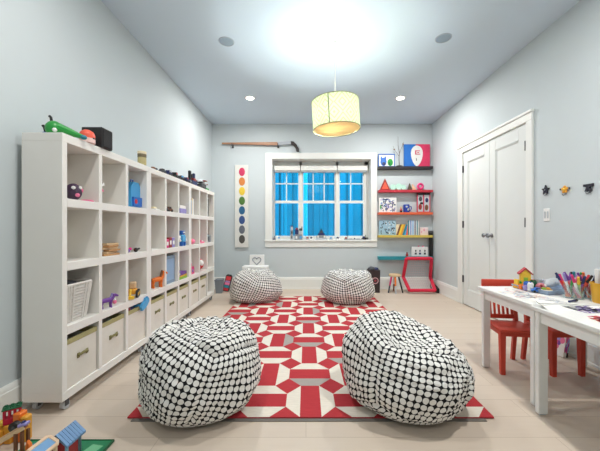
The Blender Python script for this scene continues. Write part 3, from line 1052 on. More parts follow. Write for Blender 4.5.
# ------------------------------------------------------------------ rug
RX0, RX1, RY0 = -.94, .99, 1.578
NC, NR = 7, 9
PX_, PY_ = (RX1 - RX0) / NC, .315
RY1 = RY0 + NR * PY_
t = thing('rug', 'red rug with cream and grey octagon pattern in the middle of the floor', 'rug', ((RX0 + RX1) / 2, RY0, 0))
q = MB(M_RRED)
q.mats = [M_RRED, M_RCRE, M_RGRY]
zt_ = .011
ox = -(RX1 - RX0) / 2
rr = random.Random(11)
cut = .292
hb = .205
for c in range(NC):
    for r in range(NR):
        cx, cy = ox + (c + .5) * PX_, (r + .5) * PY_

        def P(a, b_):
            return (cx + a * PX_, cy + b_ * PY_, zt_)
        vert = (c + r) % 2 == 1
        k = .5 - cut
        polys = []
        for sx in (-1, 1):
            for sy in (-1, 1):
                polys.append((0, [P(sx * .5, sy * .5), P(sx * .5, sy * k), P(sx * k, sy * .5)]))
        if vert:
            polys.append((0, [P(-k, -.5), P(k, -.5), P(k, .5), P(-k, .5)]))
            for s in (-1, 1):
                g = 2 if rr.random() < .1 else 1
                polys.append((g, [P(s * k, -.5), P(s * .5, -k), P(s * .5, k), P(s * k, .5)]))
        else:
            polys.append((0, [P(-.5, -k), P(.5, -k), P(.5, k), P(-.5, k)]))
            for s in (-1, 1):
                g = 2 if rr.random() < .16 else 1
                polys.append((g, [P(-.5, s * k), P(-k, s * .5), P(k, s * .5), P(.5, s * k)]))
        for mi, pl in polys:
            q.i = mi
            f = q._f(q._v(pl))
            f.normal_update()
            if f.normal.z < 0:
                f.normal_flip()
q.i = 0
w = -ox
q.box(-w, w, 0, RY1 - RY0, .004, zt_ - .0004)
q.build('pile', t)
MB(M_PAD).box(-w + .03, w - .05, -.022, RY1 - RY0 - .02, .0005, .004).build('rug_pad', t)


# ------------------------------------------------------------------ bean bags
def beanbag(label, loc, rx, ry, hgt, rot, seed, dimple=(0, 0), dd=.06, tilt=(0, 0), n=46, ndots=(18, 11, 16), qrot=(20, 15, 30), flat=0.0, cone=0.0):
    bm = bmesh.new()
    uvl = bm.loops.layers.uv.new('UVMap')
    Q = (Matrix.Rotation(RAD(qrot[2]), 3, 'Z') @ Matrix.Rotation(RAD(qrot[0]), 3, 'X') @ Matrix.Rotation(RAD(qrot[1]), 3, 'Y'))
    axes = [(Vector((1, 0, 0)), Vector((0, 1, 0)), Vector((0, 0, 1))), (Vector((-1, 0, 0)), Vector((0, -1, 0)), Vector((0, 0, 1))),
            (Vector((0, 1, 0)), Vector((-1, 0, 0)), Vector((0, 0, 1))), (Vector((0, -1, 0)), Vector((1, 0, 0)), Vector((0, 0, 1))),
            (Vector((0, 0, 1)), Vector((1, 0, 0)), Vector((0, 1, 0))), (Vector((0, 0, -1)), Vector((1, 0, 0)), Vector((0, -1, 0)))]
    off = Vector((seed * 7.13, seed * 3.7, seed * 1.9))
    c0 = hgt * .44

    def prof(ph):
        sz, ch = math.sin(ph), max(0.0, math.cos(ph))
        r = ch ** .66
        if sz >= 0:
            return r, c0 + (hgt - c0) * (sz ** (.8 - .25 * flat))
        z = c0 * (1 - min(1, (-sz) ** .8 * 1.25))
        return r * (1 - .1 * max(0.0, 1 - z / c0) ** 2), z
    NS = 240
    cum = [0.0]
    rm = (rx + ry) / 2
    for i in range(NS):
        a0, a1 = prof(-math.pi / 2 + math.pi * i / NS), prof(-math.pi / 2 + math.pi * (i + 1) / NS)
        cum.append(cum[-1] + math.hypot((a1[0] - a0[0]) * rm, a1[1] - a0[1]))

    def even(ph):
        # elevation whose arc length along the profile is proportional to ph
        g = (ph / math.pi + .5) * cum[-1]
        lo, hi = 0, NS
        while hi - lo > 1:
            mid = (lo + hi) // 2
            if cum[mid] <= g:
                lo = mid
            else:
                hi = mid
        f = (g - cum[lo]) / max(1e-9, cum[hi] - cum[lo])
        return -math.pi / 2 + math.pi * (lo + f) / NS

    def place(d, e):
        ph = even(math.asin(max(-1, min(1, d.z))))
        hl = math.hypot(d.x, d.y)
        d = Vector((d.x / hl * math.cos(ph), d.y / hl * math.cos(ph), math.sin(ph))) if hl > 1e-5 else d
        # plump, flat-bottomed body
        p = Vector((d.x * rx, d.y * ry, 0))
        h2 = math.sqrt(d.x * d.x + d.y * d.y)
        if h2 > 1e-4:
            p *= (h2 ** .66) / h2
        if d.z >= 0:
            z = c0 + (hgt - c0) * (d.z ** (.8 - .25 * flat))
        else:
            z = c0 * (1 - min(1, (-d.z) ** .8 * 1.25))
            k = max(0.0, 1 - z / c0)
            p *= 1 - .1 * k ** 2
        p *= 1 - cone * max(0, z / hgt - .1) ** 1.3
        top = max(0, d.z)
        z += tilt[0] * p.x * top + tilt[1] * p.y * top
        # sat-in hollow near the top
        r2 = ((d.x - dimple[0]) ** 2 + (d.y - dimple[1]) ** 2) / .16
        if d.z > 0:
            z -= dd * math.exp(-r2) * min(1, d.z * 2)
        p.z = z
        # soft lumps and radiating folds
        lum = noise.noise(d * 1.7 + off) * .028 + noise.noise(d * 3.6 + off) * .014
        ang = math.atan2(d.y - dimple[1], d.x - dimple[0])
        rad = math.sqrt((d.x - dimple[0]) ** 2 + (d.y - dimple[1]) ** 2)
        fold = noise.noise(Vector((math.cos(ang) * 4.2, math.sin(ang) * 4.2, rad * 1.6)) + off)
        fold = (1 - abs(fold) * 2.6)
        wgt = math.exp(-((rad - .45) / .4) ** 2) * (.35 + .65 * max(0, d.z))
        cr = noise.noise(Vector((d.x * 6, d.y * 6, d.z * 14)) + off * 2)
        disp = lum + fold * .014 * wgt + (1 - abs(cr) * 3) * .006
        # seams pull in
        disp -= .016 * math.exp(-(e / .05) ** 2)
        nrm = Vector((d.x, d.y, d.z * .8)).normalized()
        damp = min(1, max(0, z) / .08)
        p += nrm * disp * damp
        p.z = max(p.z, 0.0)
        return p

    for fi, (N, A, B) in enumerate(axes):
        grid = []
        for i in range(n + 1):
            row = []
            for j in range(n + 1):
                a, b_ = 2 * i / n - 1, 2 * j / n - 1
                d = (N + math.tan(a * math.pi / 4) * A + math.tan(b_ * math.pi / 4) * B).normalized()
                e = min(1 - abs(a), 1 - abs(b_))
                row.append(bm.verts.new(place(Q @ d, e)))
            grid.append(row)
        for i in range(n):
            for j in range(n):
                f = bm.faces.new([grid[i][j], grid[i + 1][j], grid[i + 1][j + 1], grid[i][j + 1]])
                f.smooth = True
                for lp, (a, b_) in zip(f.loops, ((i, j), (i + 1, j), (i + 1, j + 1), (i, j + 1))):
                    lp[uvl].uv = (a / n * ndots[0], b_ / n * ndots[1]) if fi < 4 else (a / n * ndots[2], b_ / n * ndots[2])
    bmesh.ops.remove_doubles(bm, verts=bm.verts, dist=1e-5)
    bmesh.ops.recalc_face_normals(bm, faces=bm.faces)
    me = bpy.data.meshes.new('bean_bag')
    bm.to_mesh(me)
    bm.free()
    me.materials.append(M_DOTS)
    o = bpy.data.objects.new('bean_bag', me)
    COL.objects.link(o)
    o.location = loc
    o.rotation_euler = (0, 0, rot)
    return tag(o, label, 'bean bag', 'dotted bean bags on the rug')


BZ = zt_ + .0005
beanbag('black bean bag with white dots in front of the canvas bins, big in the foreground', (-.593, 1.715, BZ), .33, .325, .455, 0, 1.3, (.0, .05), .05, (-.03, .05), ndots=(16, 13, 14), qrot=(16, 12, 62), cone=.08)
beanbag('black bean bag with white dots near the white tables, big in the foreground', (.565, 1.74, BZ), .355, .325, .44, RAD(-33), 2.6, (.12, .05), .06, (-.3, .1), ndots=(16, 13, 14), qrot=(-8, 12, 36), cone=.05)
beanbag('dotted bean bag at the far end of the rug under the colour dot panel', (-.70, 4.19, BZ), .38, .33, .43, .2, 3.9, (.1, .1), .03, (-.02, 0), ndots=(17, 14, 15), qrot=(16, 14, 40), cone=.3)
beanbag('dotted bean bag at the far end of the rug beside the dark bin', (.57, 4.12, BZ), .365, .32, .425, -.1, 5.2, (.1, -.1), .05, (.02, 0), ndots=(17, 14, 15), qrot=(9, -16, 40), flat=1.0, cone=.12)

# ------------------------------------------------------------------ things on the end wall
t = thing('hockey_stick', 'old wooden hockey stick resting on two pegs above the window', 'hockey stick', (0, YB - .045, 0))
zs = pz(143.4, 4.955)
xa, xb, xc = px(222, 4.955), px(277.5, 4.955), px(291, 4.955)
MB(mat('stick_wood', (168, 122, 92), .5, var=.15, scale=40)).hexa([(xa, -.01, zs - .012), (xb, -.012, zs - .03), (xb, .012, zs - .03), (xa, .01, zs - .012)], [(xa, -.01, zs + .012), (xb, -.012, zs + .02), (xb, .012, zs + .02), (xa, .01, zs + .012)]).build('shaft', t)
MB(mat('stick_tape', (176, 182, 190), .7)).hexa([(xb, -.013, zs - .03), (xc, -.013, zs - .012), (xc, .013, zs - .012), (xb, .013, zs - .03)], [(xb, -.013, zs + .018), (xc, -.013, zs + .03), (xc, .013, zs + .03), (xb, .013, zs + .018)]).build('grip_tape', t)
pts = [(px(u, 4.955), pz(v, 4.955)) for u, v in ((290.5, 141.2), (293.5, 141.6), (296.5, 144.5), (299, 149), (299.2, 151.8), (296.5, 151.5), (295.6, 148.4), (293, 145.2), (290.5, 144))]
MB(mat('stick_blade', (44, 36, 34), .5)).prism(pts, 'y', -.011, .011).build('blade', t)
for u in (232.5, 278.0):
    q = MB(BLACK)
    xx = px(u, 4.97)
    zz = zs - .032
    q.cyl((xx, YB, zz - .012), (xx, YB - .068, zz - .012), .008, seg=10).cyl((xx, YB - .064, zz - .012), (xx, YB - .07, zz + .03), .006, seg=8).box(xx - .014, xx + .014, YB - .006, YB, zz - .035, zz + .01, .002)
    tag(q.build('stick_peg'), 'black wall peg holding the %s of the hockey stick' % ('thin handle end' if u < 250 else 'taped end'), 'peg', 'pegs of the hockey stick')

t = thing('art_panel', 'tall white canvas with eight paint coloured ovals in a column', 'wall art', (px(241.5, 4.97), YB - .002, pz(247.5, 4.97)))
pw, ph = 6.6 / 60, (247.5 - 165) / 60.3
MB(mat('canvas_white', (226, 226, 220), .8)).box(-pw, pw, -.03, 0, 0, ph, .003).build('canvas', t)
for i, (c, nm) in enumerate((((206, 52, 96), 'pink'), ((214, 130, 62), 'orange'), ((232, 200, 62), 'yellow'), ((76, 122, 52), 'green'), ((36, 96, 138), 'teal'), ((56, 84, 140), 'blue'), ((104, 110, 122), 'grey'), ((82, 80, 76), 'dark'))):
    z = ph - (172 - 165 + i * 9.6) / 60.3
    R = Matrix.Translation((.008, -.03, z)) @ Matrix.Rotation(math.pi / 2, 4, 'X') @ Matrix.Scale(1.4, 4, (0, 1, 0))
    o = MB(mat('paint_oval_' + nm, c, .6, var=.15, scale=40)).lathe([(.05, 0), (.05, .002), (.046, .003)], 24, R=R).build('colour_dot', t)
    o['label'] = nm + ' oval'

# ---- ledges
LXA, LXB = 1.19, px(432, 4.93)


def ledge(v0, v1, m_, label, name='picture_ledge'):
    zt0, zb0 = pz(v0, 4.89), pz(v1, 4.89)
    q = MB(m_).box(LXA, LXB, 4.885, 5.0, zb0, zt0, .003)
    o = q.build(name)
    tag(o, label, 'ledge', 'narrow ledges beside the window')
    return zt0 + .0005


Z1 = ledge(166.2, 168.8, mat('ledge_dark', (40, 34, 40), .5), 'dark ledge at the top of the five beside the window')
Z2 = ledge(189.8, 192.2, mat('ledge_red', (190, 44, 62), .5), 'red ledge under the dark one beside the window')
Z3 = ledge(212.2, 214.6, mat('ledge_orange', (222, 100, 62), .5), 'orange ledge in the middle of the five beside the window')
Z4 = ledge(235.2, 237.6, mat('ledge_yellow', (212, 190, 92), .5), 'yellow ledge above the teal one beside the window')
Z5 = ledge(256.6, 260.0, mat('ledge_teal', (38, 138, 152), .5), 'teal ledge at the bottom of the five, behind the red goal')


def wx(u, y=4.93):
    return px(u, y)


# dark ledge
x0, x1 = wx(378.6), wx(395)
hh = (166.2 - 153.2) * 4.93 / 300
t = thing('framed_picture', 'small blue framed picture of blue and green blobs on the dark ledge', 'picture', ((x0 + x1) / 2, 4.95, Z1))
w = (x1 - x0) / 2
q = MB(BLUE)
q.box(-w, w, -.012, .008, 0, .014, .002).box(-w, w, -.012, .008, hh - .014, hh, .002).box(-w, -w + .012, -.012, .008, 0, hh, .002).box(w - .012, w, -.012, .008, 0, hh, .002)
q.build('frame', t)
q = MB(PAPER).box(-w + .01, w - .01, -.002, .004, .01, hh - .01)
q.m(BLUE).ball((-.05, -.003, .085), (.052, .002, .07), 12).ball((-.085, -.003, .14), (.016, .002, .035), 8).ball((-.02, -.003, .145), (.016, .002, .03), 8)
q.m(GREEN).ball((.06, -.004, .075), (.045, .002, .06), 12).m(DGREEN).ball((.05, -.004, .06), (.02, .003, .03), 8).m(NAVY).ball((-.045, -.005, .05), (.03, .002, .03), 8)
q.build('painting', t)
t = thing('twig_sculpture', 'thin bare twig tree on a dark base on the dark ledge', 'sculpture', (wx(399.5), 4.94, Z1))
MB(BLACK).lathe([(.06, 0), (.055, .012), (.03, .022), (.006, .026)], 18).build('base', t)
q = MB(mat('twig', (110, 100, 96), .7))
q.tube([(0, 0, .02), (-.004, 0, .15), (.0, 0, .25), (-.02, 0, .36), (-.022, 0, .5)], [.006, .005, .004, .003, .002], 6)
q.tube([(-.003, 0, .17), (-.05, 0, .24), (-.085, 0, .285), (-.1, 0, .34)], [.004, .003, .0025, .002], 6)
q.tube([(0, 0, .22), (.03, 0, .3), (.06, 0, .36), (.07, 0, .41)], [.004, .003, .0025, .002], 6)
q.m(BROWN).ball((-.082, 0, .285), (.014, .008, .01), 8).ball((.062, 0, .375), (.01, .008, .016), 8)
q.build('twigs', t)
x0, x1 = wx(404.4), wx(430.2)
hh = (166.2 - 143.6) * 4.93 / 300
t = thing('painted_canvas', 'square canvas half blue half red with a white balloon shape on the dark ledge', 'painting', ((x0 + x1) / 2, 4.955, Z1))
w = (x1 - x0) / 2
MB(mat('canvas_blue', (24, 104, 190), .6, var=.15)).box(-w, -.02, -.018, .02, 0, hh, .002).m(mat('canvas_red', (214, 52, 96), .6, var=.2)).box(-.02, w, -.018, .02, 0, hh, .002).build('canvas', t)
pts = []
for i in range(28):
    a = 2 * math.pi * i / 28
    rx_, rz_ = .098, .125 if math.sin(a) > 0 else .215
    pts.append((rx_ * math.cos(a) * (1 - .25 * max(0, -math.sin(a)) ** 2) - .005, .225 + rz_ * math.sin(a)))
o = MB(mat('balloon_white', (226, 226, 224), .6)).prism(pts, 'y', -.021, -.017).build('balloon_shape', t)
q = MB(mat('balloon_marks', (206, 60, 96), .6))
q.box(-.035, .045, -.023, -.02, .255, .268).box(-.035, -.015, -.023, -.02, .2, .262).box(-.03, .05, -.023, -.02, .2, .212).box(.0, .03, -.023, -.02, .225, .24)
q.m(DGREY).box(-.02, -.008, -.023, -.02, .1, .14)
q.build('brush_marks', t)
# red ledge
t = thing('triangle_ornament', 'orange and red wooden triangle standing on the red ledge', 'ornament', (wx(385), 4.94, Z2))
MB(BRICKRED).prism([(-.085, 0), (.085, 0), (0, .19)], 'y', -.015, .015).build('frame', t)
MB(CORAL).prism([(-.055, .018), (.055, .018), (0, .14)], 'y', -.02, -.014).build('inlay', t)
for i, (u, s, lb) in enumerate(((393.6, .05, 'pale green glass disc next to the orange triangle'), (399.2, .056, 'pale green glass disc in the middle of the red ledge'), (403.6, .045, 'smaller pale green glass disc next to the dark pyramid'))):
    R = Matrix.Translation((0, 0, s)) @ Matrix.Rotation(math.pi / 2 - .2, 4, 'X')
    q = MB(mat('pale_green_glass', (182, 222, 206), .25)).lathe([(s * .4, .0), (s, -.004), (s, .004), (s * .9, .008), (s * .4, .006)], 20, R=R)
    tag(q.build('glass_disc', None, (wx(u), 4.96 - .012 * i, Z2)), lb, 'ornament', 'glass discs on the red ledge')
q = MB(mat('dark_bronze', (74, 60, 44), .4)).lathe([(.05, 0), (.046, .01), (.002, .12)], 4).m(AMBER).ball((0, -.02, .02), .012, 8)
tag(q.build('small_pyramid', None, (wx(409.8), 4.94, Z2), rz=RAD(45)), 'small dark bronze pyramid on the red ledge', 'ornament')
q = MB(mat('peach_clay', (232, 186, 150), .7)).prism([(-.025, 0), (.03, 0), (.03, .03), (-.015, .1), (-.025, .1)], 'y', -.012, .012)
tag(q.build('clay_wedge', None, (wx(414), 4.95, Z2)), 'peach clay wedge beside the dark pyramid', 'ornament')
q = MB(PINK).torus((0, 0, .062), .04, .021, 'y', 22, 10).m(HOTPINK).torus((0, -.008, .062), .04, .016, 'y', 22, 8)
tag(q.build('pink_ring', None, (wx(420.5), 4.94, Z2)), 'pink doughnut shaped ornament on the red ledge', 'ornament')
# orange ledge
x0, x1 = wx(379.2), wx(396.8)
hh = (212.2 - 197.5) * 4.93 / 300
w = (x1 - x0) / 2
q = MB(WHITE).box(-w, w, -.01, .01, 0, hh, .002)
rr = random.Random(5)
for i in range(75):
    a, b_ = rr.uniform(-w + .03, w - .02), rr.uniform(.02, hh - .02)
    q.m(rr.choice((BLUE, NAVY, LILAC, PALEBLUE, NAVY)))
    q.box(-.015, .015, -.012, -.009, -.006, .006, R=Matrix.Translation((a, 0, b_)) @ Matrix.Rotation(rr.uniform(0, 3), 4, 'Y'))
q.m(GREEN).ball((-w + .03, -.01, .09), (.014, .002, .04), 8)
tag(q.build('patterned_tile', None, ((x0 + x1) / 2, 4.955, Z3)), 'white tile with blue brush strokes on the orange ledge', 'tile')
q = MB(RED).lathe([(.018, 0), (.02, .01), (.014, .05), (.008, .058)], 14).m(PWOOD).ball((0, 0, .075), .018, 10).m(BLACK).lathe([(.02, 0), (.02, .03)], 14)
tag(q.build('peg_doll', None, (wx(401), 4.93, Z3)), 'tiny red and black peg doll on the orange ledge', 'doll')
t = thing('mug', 'dark blue mug with white marks on the orange ledge', 'mug', (wx(406.6), 4.94, Z3))
MB(mat('mug_glaze', (48, 72, 166), .25)).lathe([(.046, 0), (.05, .01), (.05, .125), (.046, .128), (.043, .02), (.01, .015)], 20).build('body', t)
MB(mat('mug_glaze', (48, 72, 166), .25)).tube([(.048, 0, .1), (.078, 0, .095), (.082, 0, .06), (.07, 0, .035), (.048, 0, .03)], .008, 8).build('handle', t)
MB(LGREY).ball((-.01, -.048, .09), (.02, .004, .016), 8).ball((.012, -.048, .045), (.016, .004, .02), 8).build('marks', t)
x0, x1 = wx(417.2), wx(430.4)
hh = (212.2 - 192.9) * 4.93 / 300
w = (x1 - x0) / 2
t = thing('photo_frame', 'pink framed strip of dark photographs standing on the orange ledge', 'photo frame', ((x0 + x1) / 2, 4.945, Z3))
q = MB(mat('frame_pink', (206, 60, 92), .5))
q.box(-w, w, -.012, .01, 0, .012).box(-w, -w + .012, -.012, .01, 0, hh).box(w - .012, w, -.012, .01, 0, hh).box(-.008, .008, -.012, .01, 0, hh)
q.m(BLACK).box(-w, w, -.012, .01, hh - .03, hh)
q.build('frame', t)
q = MB(mat('photo_pale', (196, 206, 210), .5)).box(-w + .012, -.008, -.002, .006, .012, hh - .03).box(.008, w - .012, -.002, .006, .012, hh - .03)
q.m(DGREY).ball((-.05, -.003, .22), (.03, .003, .04), 8).m(BRICKRED).ball((-.055, -.003, .09), (.03, .003, .05), 8).m(NAVY).ball((.055, -.003, .2), (.026, .003, .04), 8).m(BROWN).ball((.05, -.003, .08), (.03, .003, .05), 8).m(BLACK).ball((-.03, -.003, .15), (.03, .003, .02), 8)
q.build('photos', t)
# yellow ledge
def daub(name, label, u0, u1, v0, base, y, mk, cols, seed, nmarks, stripes=None, cat='tile'):
    x0, x1 = wx(u0, y), wx(u1, y)
    hh = (235.2 - v0) * y / 300
    w = (x1 - x0) / 2
    q = MB(base).box(-w, w, -.01, .01, 0, hh, .002)
    rr = random.Random(seed)
    if stripes:
        n = len(stripes)
        for i, s in enumerate(stripes):
            if s is None:
                continue
            q.m(s)
            if mk == 'diag':
                a = -w + 2 * w * i / n
                b_ = -w + 2 * w * (i + 1) / n
                q.prism([(max(-w, a - .0), 0), (b_, 0), (min(w, b_ + .06), hh), (min(w, a + .06), hh)], 'y', -.012, -.0095)
            else:
                a = -w + 2 * w * i / n
                q.box(a, a + 2 * w / n, -.012, -.0095, .0, hh)
    for i in range(nmarks):
        a, b_ = rr.uniform(-w + .02, w - .02), rr.uniform(.02, hh - .02)
        q.m(rr.choice(cols))
        q.box(-.011, .011, -.012, -.009, -.006, .006, R=Matrix.Translation((a, 0, b_)) @ Matrix.Rotation(rr.uniform(0, 3), 4, 'Y'))
    o = q.build(name, None, ((x0 + x1) / 2, y + .02, Z4))
    return tag(o, label, cat)


daub('patterned_tile', 'pale blue tile with dark speckles on the yellow ledge', 379.3, 396, 220.3, mat('tile_pale_blue', (160, 196, 216), .4), 4.94, 'n', (NAVY, BLACK, WHITE, DGREY), 8, 46)
daub('rainbow_card', 'card with slanting rainbow stripes on the yellow ledge', 396.4, 408, 224.4, CREAM, 4.935, 'diag', (RED,), 9, 0, (BROWN, YELLOW, AMBER, TEAL, SKY, CORAL), 'card')
daub('striped_card', 'white card with upright blue stripes on the yellow ledge', 408.4, 419, 220.5, WHITE, 4.94, 'v', (RED,), 10, 0, (TEAL, None, BLUE, None, SKY, None, NAVY, None, TEAL, None), 'card')
daub('pale_card', 'small pale pink card at the end of the yellow ledge', 420.5, 428.5, 227.5, mat('pale_pink_card', (236, 214, 214), .7), 4.94, 'n', (PINK,), 12, 3, None, 'card')
# teal ledge
x0, x1 = wx(412), wx(428.5)
w = (x1 - x0) / 2
q = MB(WHITE).box(-w, w, -.008, .008, 0, .155, .002).m(DGREY)
for i, a in enumerate((-.07, .0, .08)):
    q.ball((a, -.009, .09), (.012, .003, .018), 8).box(a - .016, a + .016, -.011, -.007, .03, .06)
    q.m((NAVY, DGREY, TEAL)[i])
q.m(PINK).ball((-.02, -.004, .165), (.016, .008, .012), 8).ball((.05, -.004, .165), (.016, .008, .012), 8)
tag(q.build('white_sign', None, ((x0 + x1) / 2, 4.95, Z5)), 'white card with three little dark figures on the teal ledge', 'card')
q = MB(BRICKRED).lathe([(.02, 0), (.02, .035), (.01, .045), (.014, .06), (.004, .07)], 12)
tag(q.build('red_figurine', None, (wx(407), 4.93, Z5)), 'little dark red figurine on the teal ledge', 'figurine')


# ---- window sill models
SZ = WZ0 + .0025


def sill(u):
    return px(u, 5.06)


def town(name, label, u, blocks, y=5.06, rz=0, cat='toy building'):
    stud_model(name, label, cat, (sill(u), y, SZ), rz, blocks, 'block-built models on the window sill')


town('toy_tower', 'slim tall pale block tower on the window sill', 291.8, [(LGREY, -.026, .026, -.03, .03, 0, .08), (GREY, -.022, .022, -.026, .026, .08, .16), (LGREY, -.02, .02, -.024, .024, .16, .22), (NAVY, -.022, .022, -.026, .026, .22, .238), (DGREY, -.012, .012, -.032, -.028, .02, .07), (DGREY, -.012, .012, -.028, -.024, .1, .14)])
town('toy_building', 'wide dark block-built town house on the window sill', 298.6, [(GREY, -.065, .065, -.04, .04, 0, .09), (NAVY, -.06, .0, -.038, .038, .09, .17), (LGREY, .0, .055, -.036, .036, .09, .15), (BRICKRED, -.05, -.01, -.03, .03, .17, .2), (DGREY, .01, .05, -.03, .03, .15, .19), (WHITE, -.05, -.02, -.044, -.039, .02, .06), (SKY, .02, .05, -.044, -.039, .02, .06), (BLACK, .05, .062, -.01, .01, .15, .22)])
town('toy_castle', 'block-built dark hall with pointed roof in the middle of the sill', 321.2, [(LGREY, -.1, .1, -.045, .045, 0, .03), (GREY, -.08, .08, -.04, .04, .03, .075), (NAVY, -.055, .055, -.035, .035, .075, .11), (DGREY, -.03, .03, -.025, .025, .11, .15), (BLACK, -.01, .01, -.01, .01, .15, .185), (WHITE, -.07, -.04, -.046, -.041, .035, .065), (WHITE, .04, .07, -.046, -.041, .035, .065)])
for i, (u, c1, c2, lb) in enumerate(((273.6, NAVY, LGREY, 'tiny navy block vehicle in the sill corner by the colour dot panel'), (279.0, WHITE, SKY, 'tiny white block vehicle next to the sill corner'), (307.6, LGREY, BRICKRED, 'tiny grey and red block model right of the town house'), (311.5, WHITE, NAVY, 'tiny white and navy block model left of the dark hall'), (331, LGREY, SKY, 'tiny pale block boat right of the dark hall'), (338, WHITE, NAVY, 'tiny white block plane near the second mullion'), (346, GREY, BRICKRED, 'tiny grey block truck under the narrow sash'), (364, BLACK, NAVY, 'small black block model in the sill corner by the ledges'))):
    s = 1.0 if i != 7 else 1.3
    town('block_model', lb, u, [(c1, -.03 * s, .03 * s, -.02, .02, 0, .02 * s), (c2, -.018 * s, .012 * s, -.016, .016, .02 * s, .042 * s), (c1, .016 * s, .024 * s, -.006, .006, .02 * s, .06 * s)], 5.05 + .02 * (i % 2), .3 * (i % 3 - 1), 'toy model')
q = MB(GREY).box(-.13, .13, -.02, .02, 0, .012, .002).m(LGREY).box(-.11, -.05, -.014, .014, .012, .024).box(.02, .08, -.014, .014, .012, .022).m(NAVY).box(-.02, .0, -.01, .01, .012, .03)
tag(q.build('toy_train', None, (sill(355), 5.04, SZ)), 'long low grey block model lying on the sill beside the black one', 'toy model', 'block-built models on the window sill')

# ------------------------------------------------------------------ along the end wall, on the floor
t = thing('waste_bin', 'grey open waste bin in the corner behind the bookcases', 'bin', (px(219.5, 4.72), 4.72, 0), rz=.1)
MB(mat('bin_grey', (132, 140, 148), .5)).hexa([(-.045, -.06, 0), (.045, -.06, 0), (.045, .06, 0), (-.045, .06, 0)], [(-.06, -.08, .2), (.06, -.08, .2), (.06, .08, .2), (-.06, .08, .2)]).build('body', t)
MB(mat('bin_grey_rim', (112, 120, 130), .5)).box(-.064, .064, -.084, -.074, .195, .21, .003).box(-.064, .064, .074, .084, .195, .21, .003).box(-.064, -.054, -.084, .084, .195, .21, .003).box(.054, .064, -.084, .084, .195, .21, .003).build('rim', t)
t = thing('skateboard', 'black board with pink, red and blue stripes leaning on the end wall', 'skateboard', (px(226, 4.84), 4.80, .005), rot=(RAD(-22), RAD(10), 0))
pts = [(-.052, .0), (.052, .0), (.052, .25), (.03, .275), (-.03, .275), (-.052, .25)]
MB(BLACK).prism(pts, 'y', -.008, .012).build('deck', t)
q = MB(RED).box(-.04, .04, -.012, -.007, .01, .05).m(PINK).box(-.04, .04, -.012, -.007, .1, .14).box(-.04, .04, -.012, -.007, .16, .17).m(RED).box(-.04, .04, -.012, -.007, .18, .24).m(TEAL).box(-.04, .04, -.012, -.007, .055, .095).m(LILAC).box(-.04, .04, -.012, -.007, .143, .157)
q.build('stripes', t)
for zz in (.05, .225):
    MB(DGREY).cyl((-.05, .028, zz), (.05, .028, zz), .014, seg=10).build('wheel', t)

t = thing('doll_bed', 'white toy bed with a heart on its headboard behind the bean bag', 'toy bed', (px(255.6, 4.72), 4.74, 0))
MB(WHITE).box(-.12, .12, .1, .12, 0, .585, .006).build('headboard', t)
q = MB(GREY)
hp = []
for i in range(26):
    a = 2 * math.pi * i / 26
    hp.append((.0042 * 16 * math.sin(a) ** 3, .096, .49 + .0042 * (13 * math.cos(a) - 5 * math.cos(2 * a) - 2 * math.cos(3 * a) - math.cos(4 * a))))
q.tube(hp, .007, 6, True)
q.build('heart', t)
MB(WHITE).box(-.2, .2, -.1, .1, .1, .42, .008).build('bed_box', t)
for sx in (-1, 1):
    for sy in (-1, 1):
        MB(WHITE).box(sx * .18 - .015, sx * .18 + .015, sy * .08 - .015, sy * .08 + .015, 0, .1).build('leg', t)

t = thing('dark_bin', 'dark brown bin with a pale ring emblem beside the far bean bag', 'bin', (px(373.5, 4.76), 4.78, 0))
MB(mat('dark_brown_bin', (52, 40, 42), .5)).hexa([(-.075, -.08, 0), (.085, -.08, 0), (.085, .08, 0), (-.075, .08, 0)], [(-.085, -.09, .355), (.09, -.09, .355), (.09, .09, .355), (-.085, .09, .355)]).build('body', t)
R = Matrix.Translation((.012, -.0865, .19))
MB(mat('ring_emblem', (206, 160, 164), .6)).torus((0, 0, 0), .045, .007, 'y', 22, 6, R=R).m(mat('ring_centre', (150, 60, 70), .6)).ball((0, 0, 0), (.02, .004, .02), 10, R=R).build('emblem', t)
q = MB(DGREY).ball((-.03, 0, .36), (.06, .06, .045), 12).m(NAVY).ball((.04, .01, .36), (.05, .05, .03), 10)
q.build('lid', t)

t = thing('kids_stool', 'small round stool with differently painted legs by the red goal', 'stool', (px(395, 4.72), 4.74, 0))
MB(PWOOD).lathe([(.085, .255), (.092, .262), (.092, .282), (.086, .288)], 24).build('seat', t)
for i, (a, c1, c2, lb) in enumerate(((205, HOTPINK, DGREY, 'pink leg with dark foot'), (262, ORANGE, LGREY, 'orange leg with grey foot'), (335, DGREY, BLACK, 'charcoal leg'), (80, WHITE, BROWN, 'white leg'))):
    a = RAD(a)
    p0 = Vector((.06 * math.cos(a), .06 * math.sin(a), .258))
    p1 = Vector((.125 * math.cos(a), .125 * math.sin(a), .0))
    pm = p0.lerp(p1, .55)
    o = MB(c1).cyl(p0, pm, .015, .013, 10).m(c2).cyl(pm, p1, .013, .011, 10).build('leg', t)
    o['label'] = lb

# red folding goal
GY = (4.70, 4.86, 4.62)


def gp(u, v, y):
    return Vector((px(u, y), y, pz(v, y)))


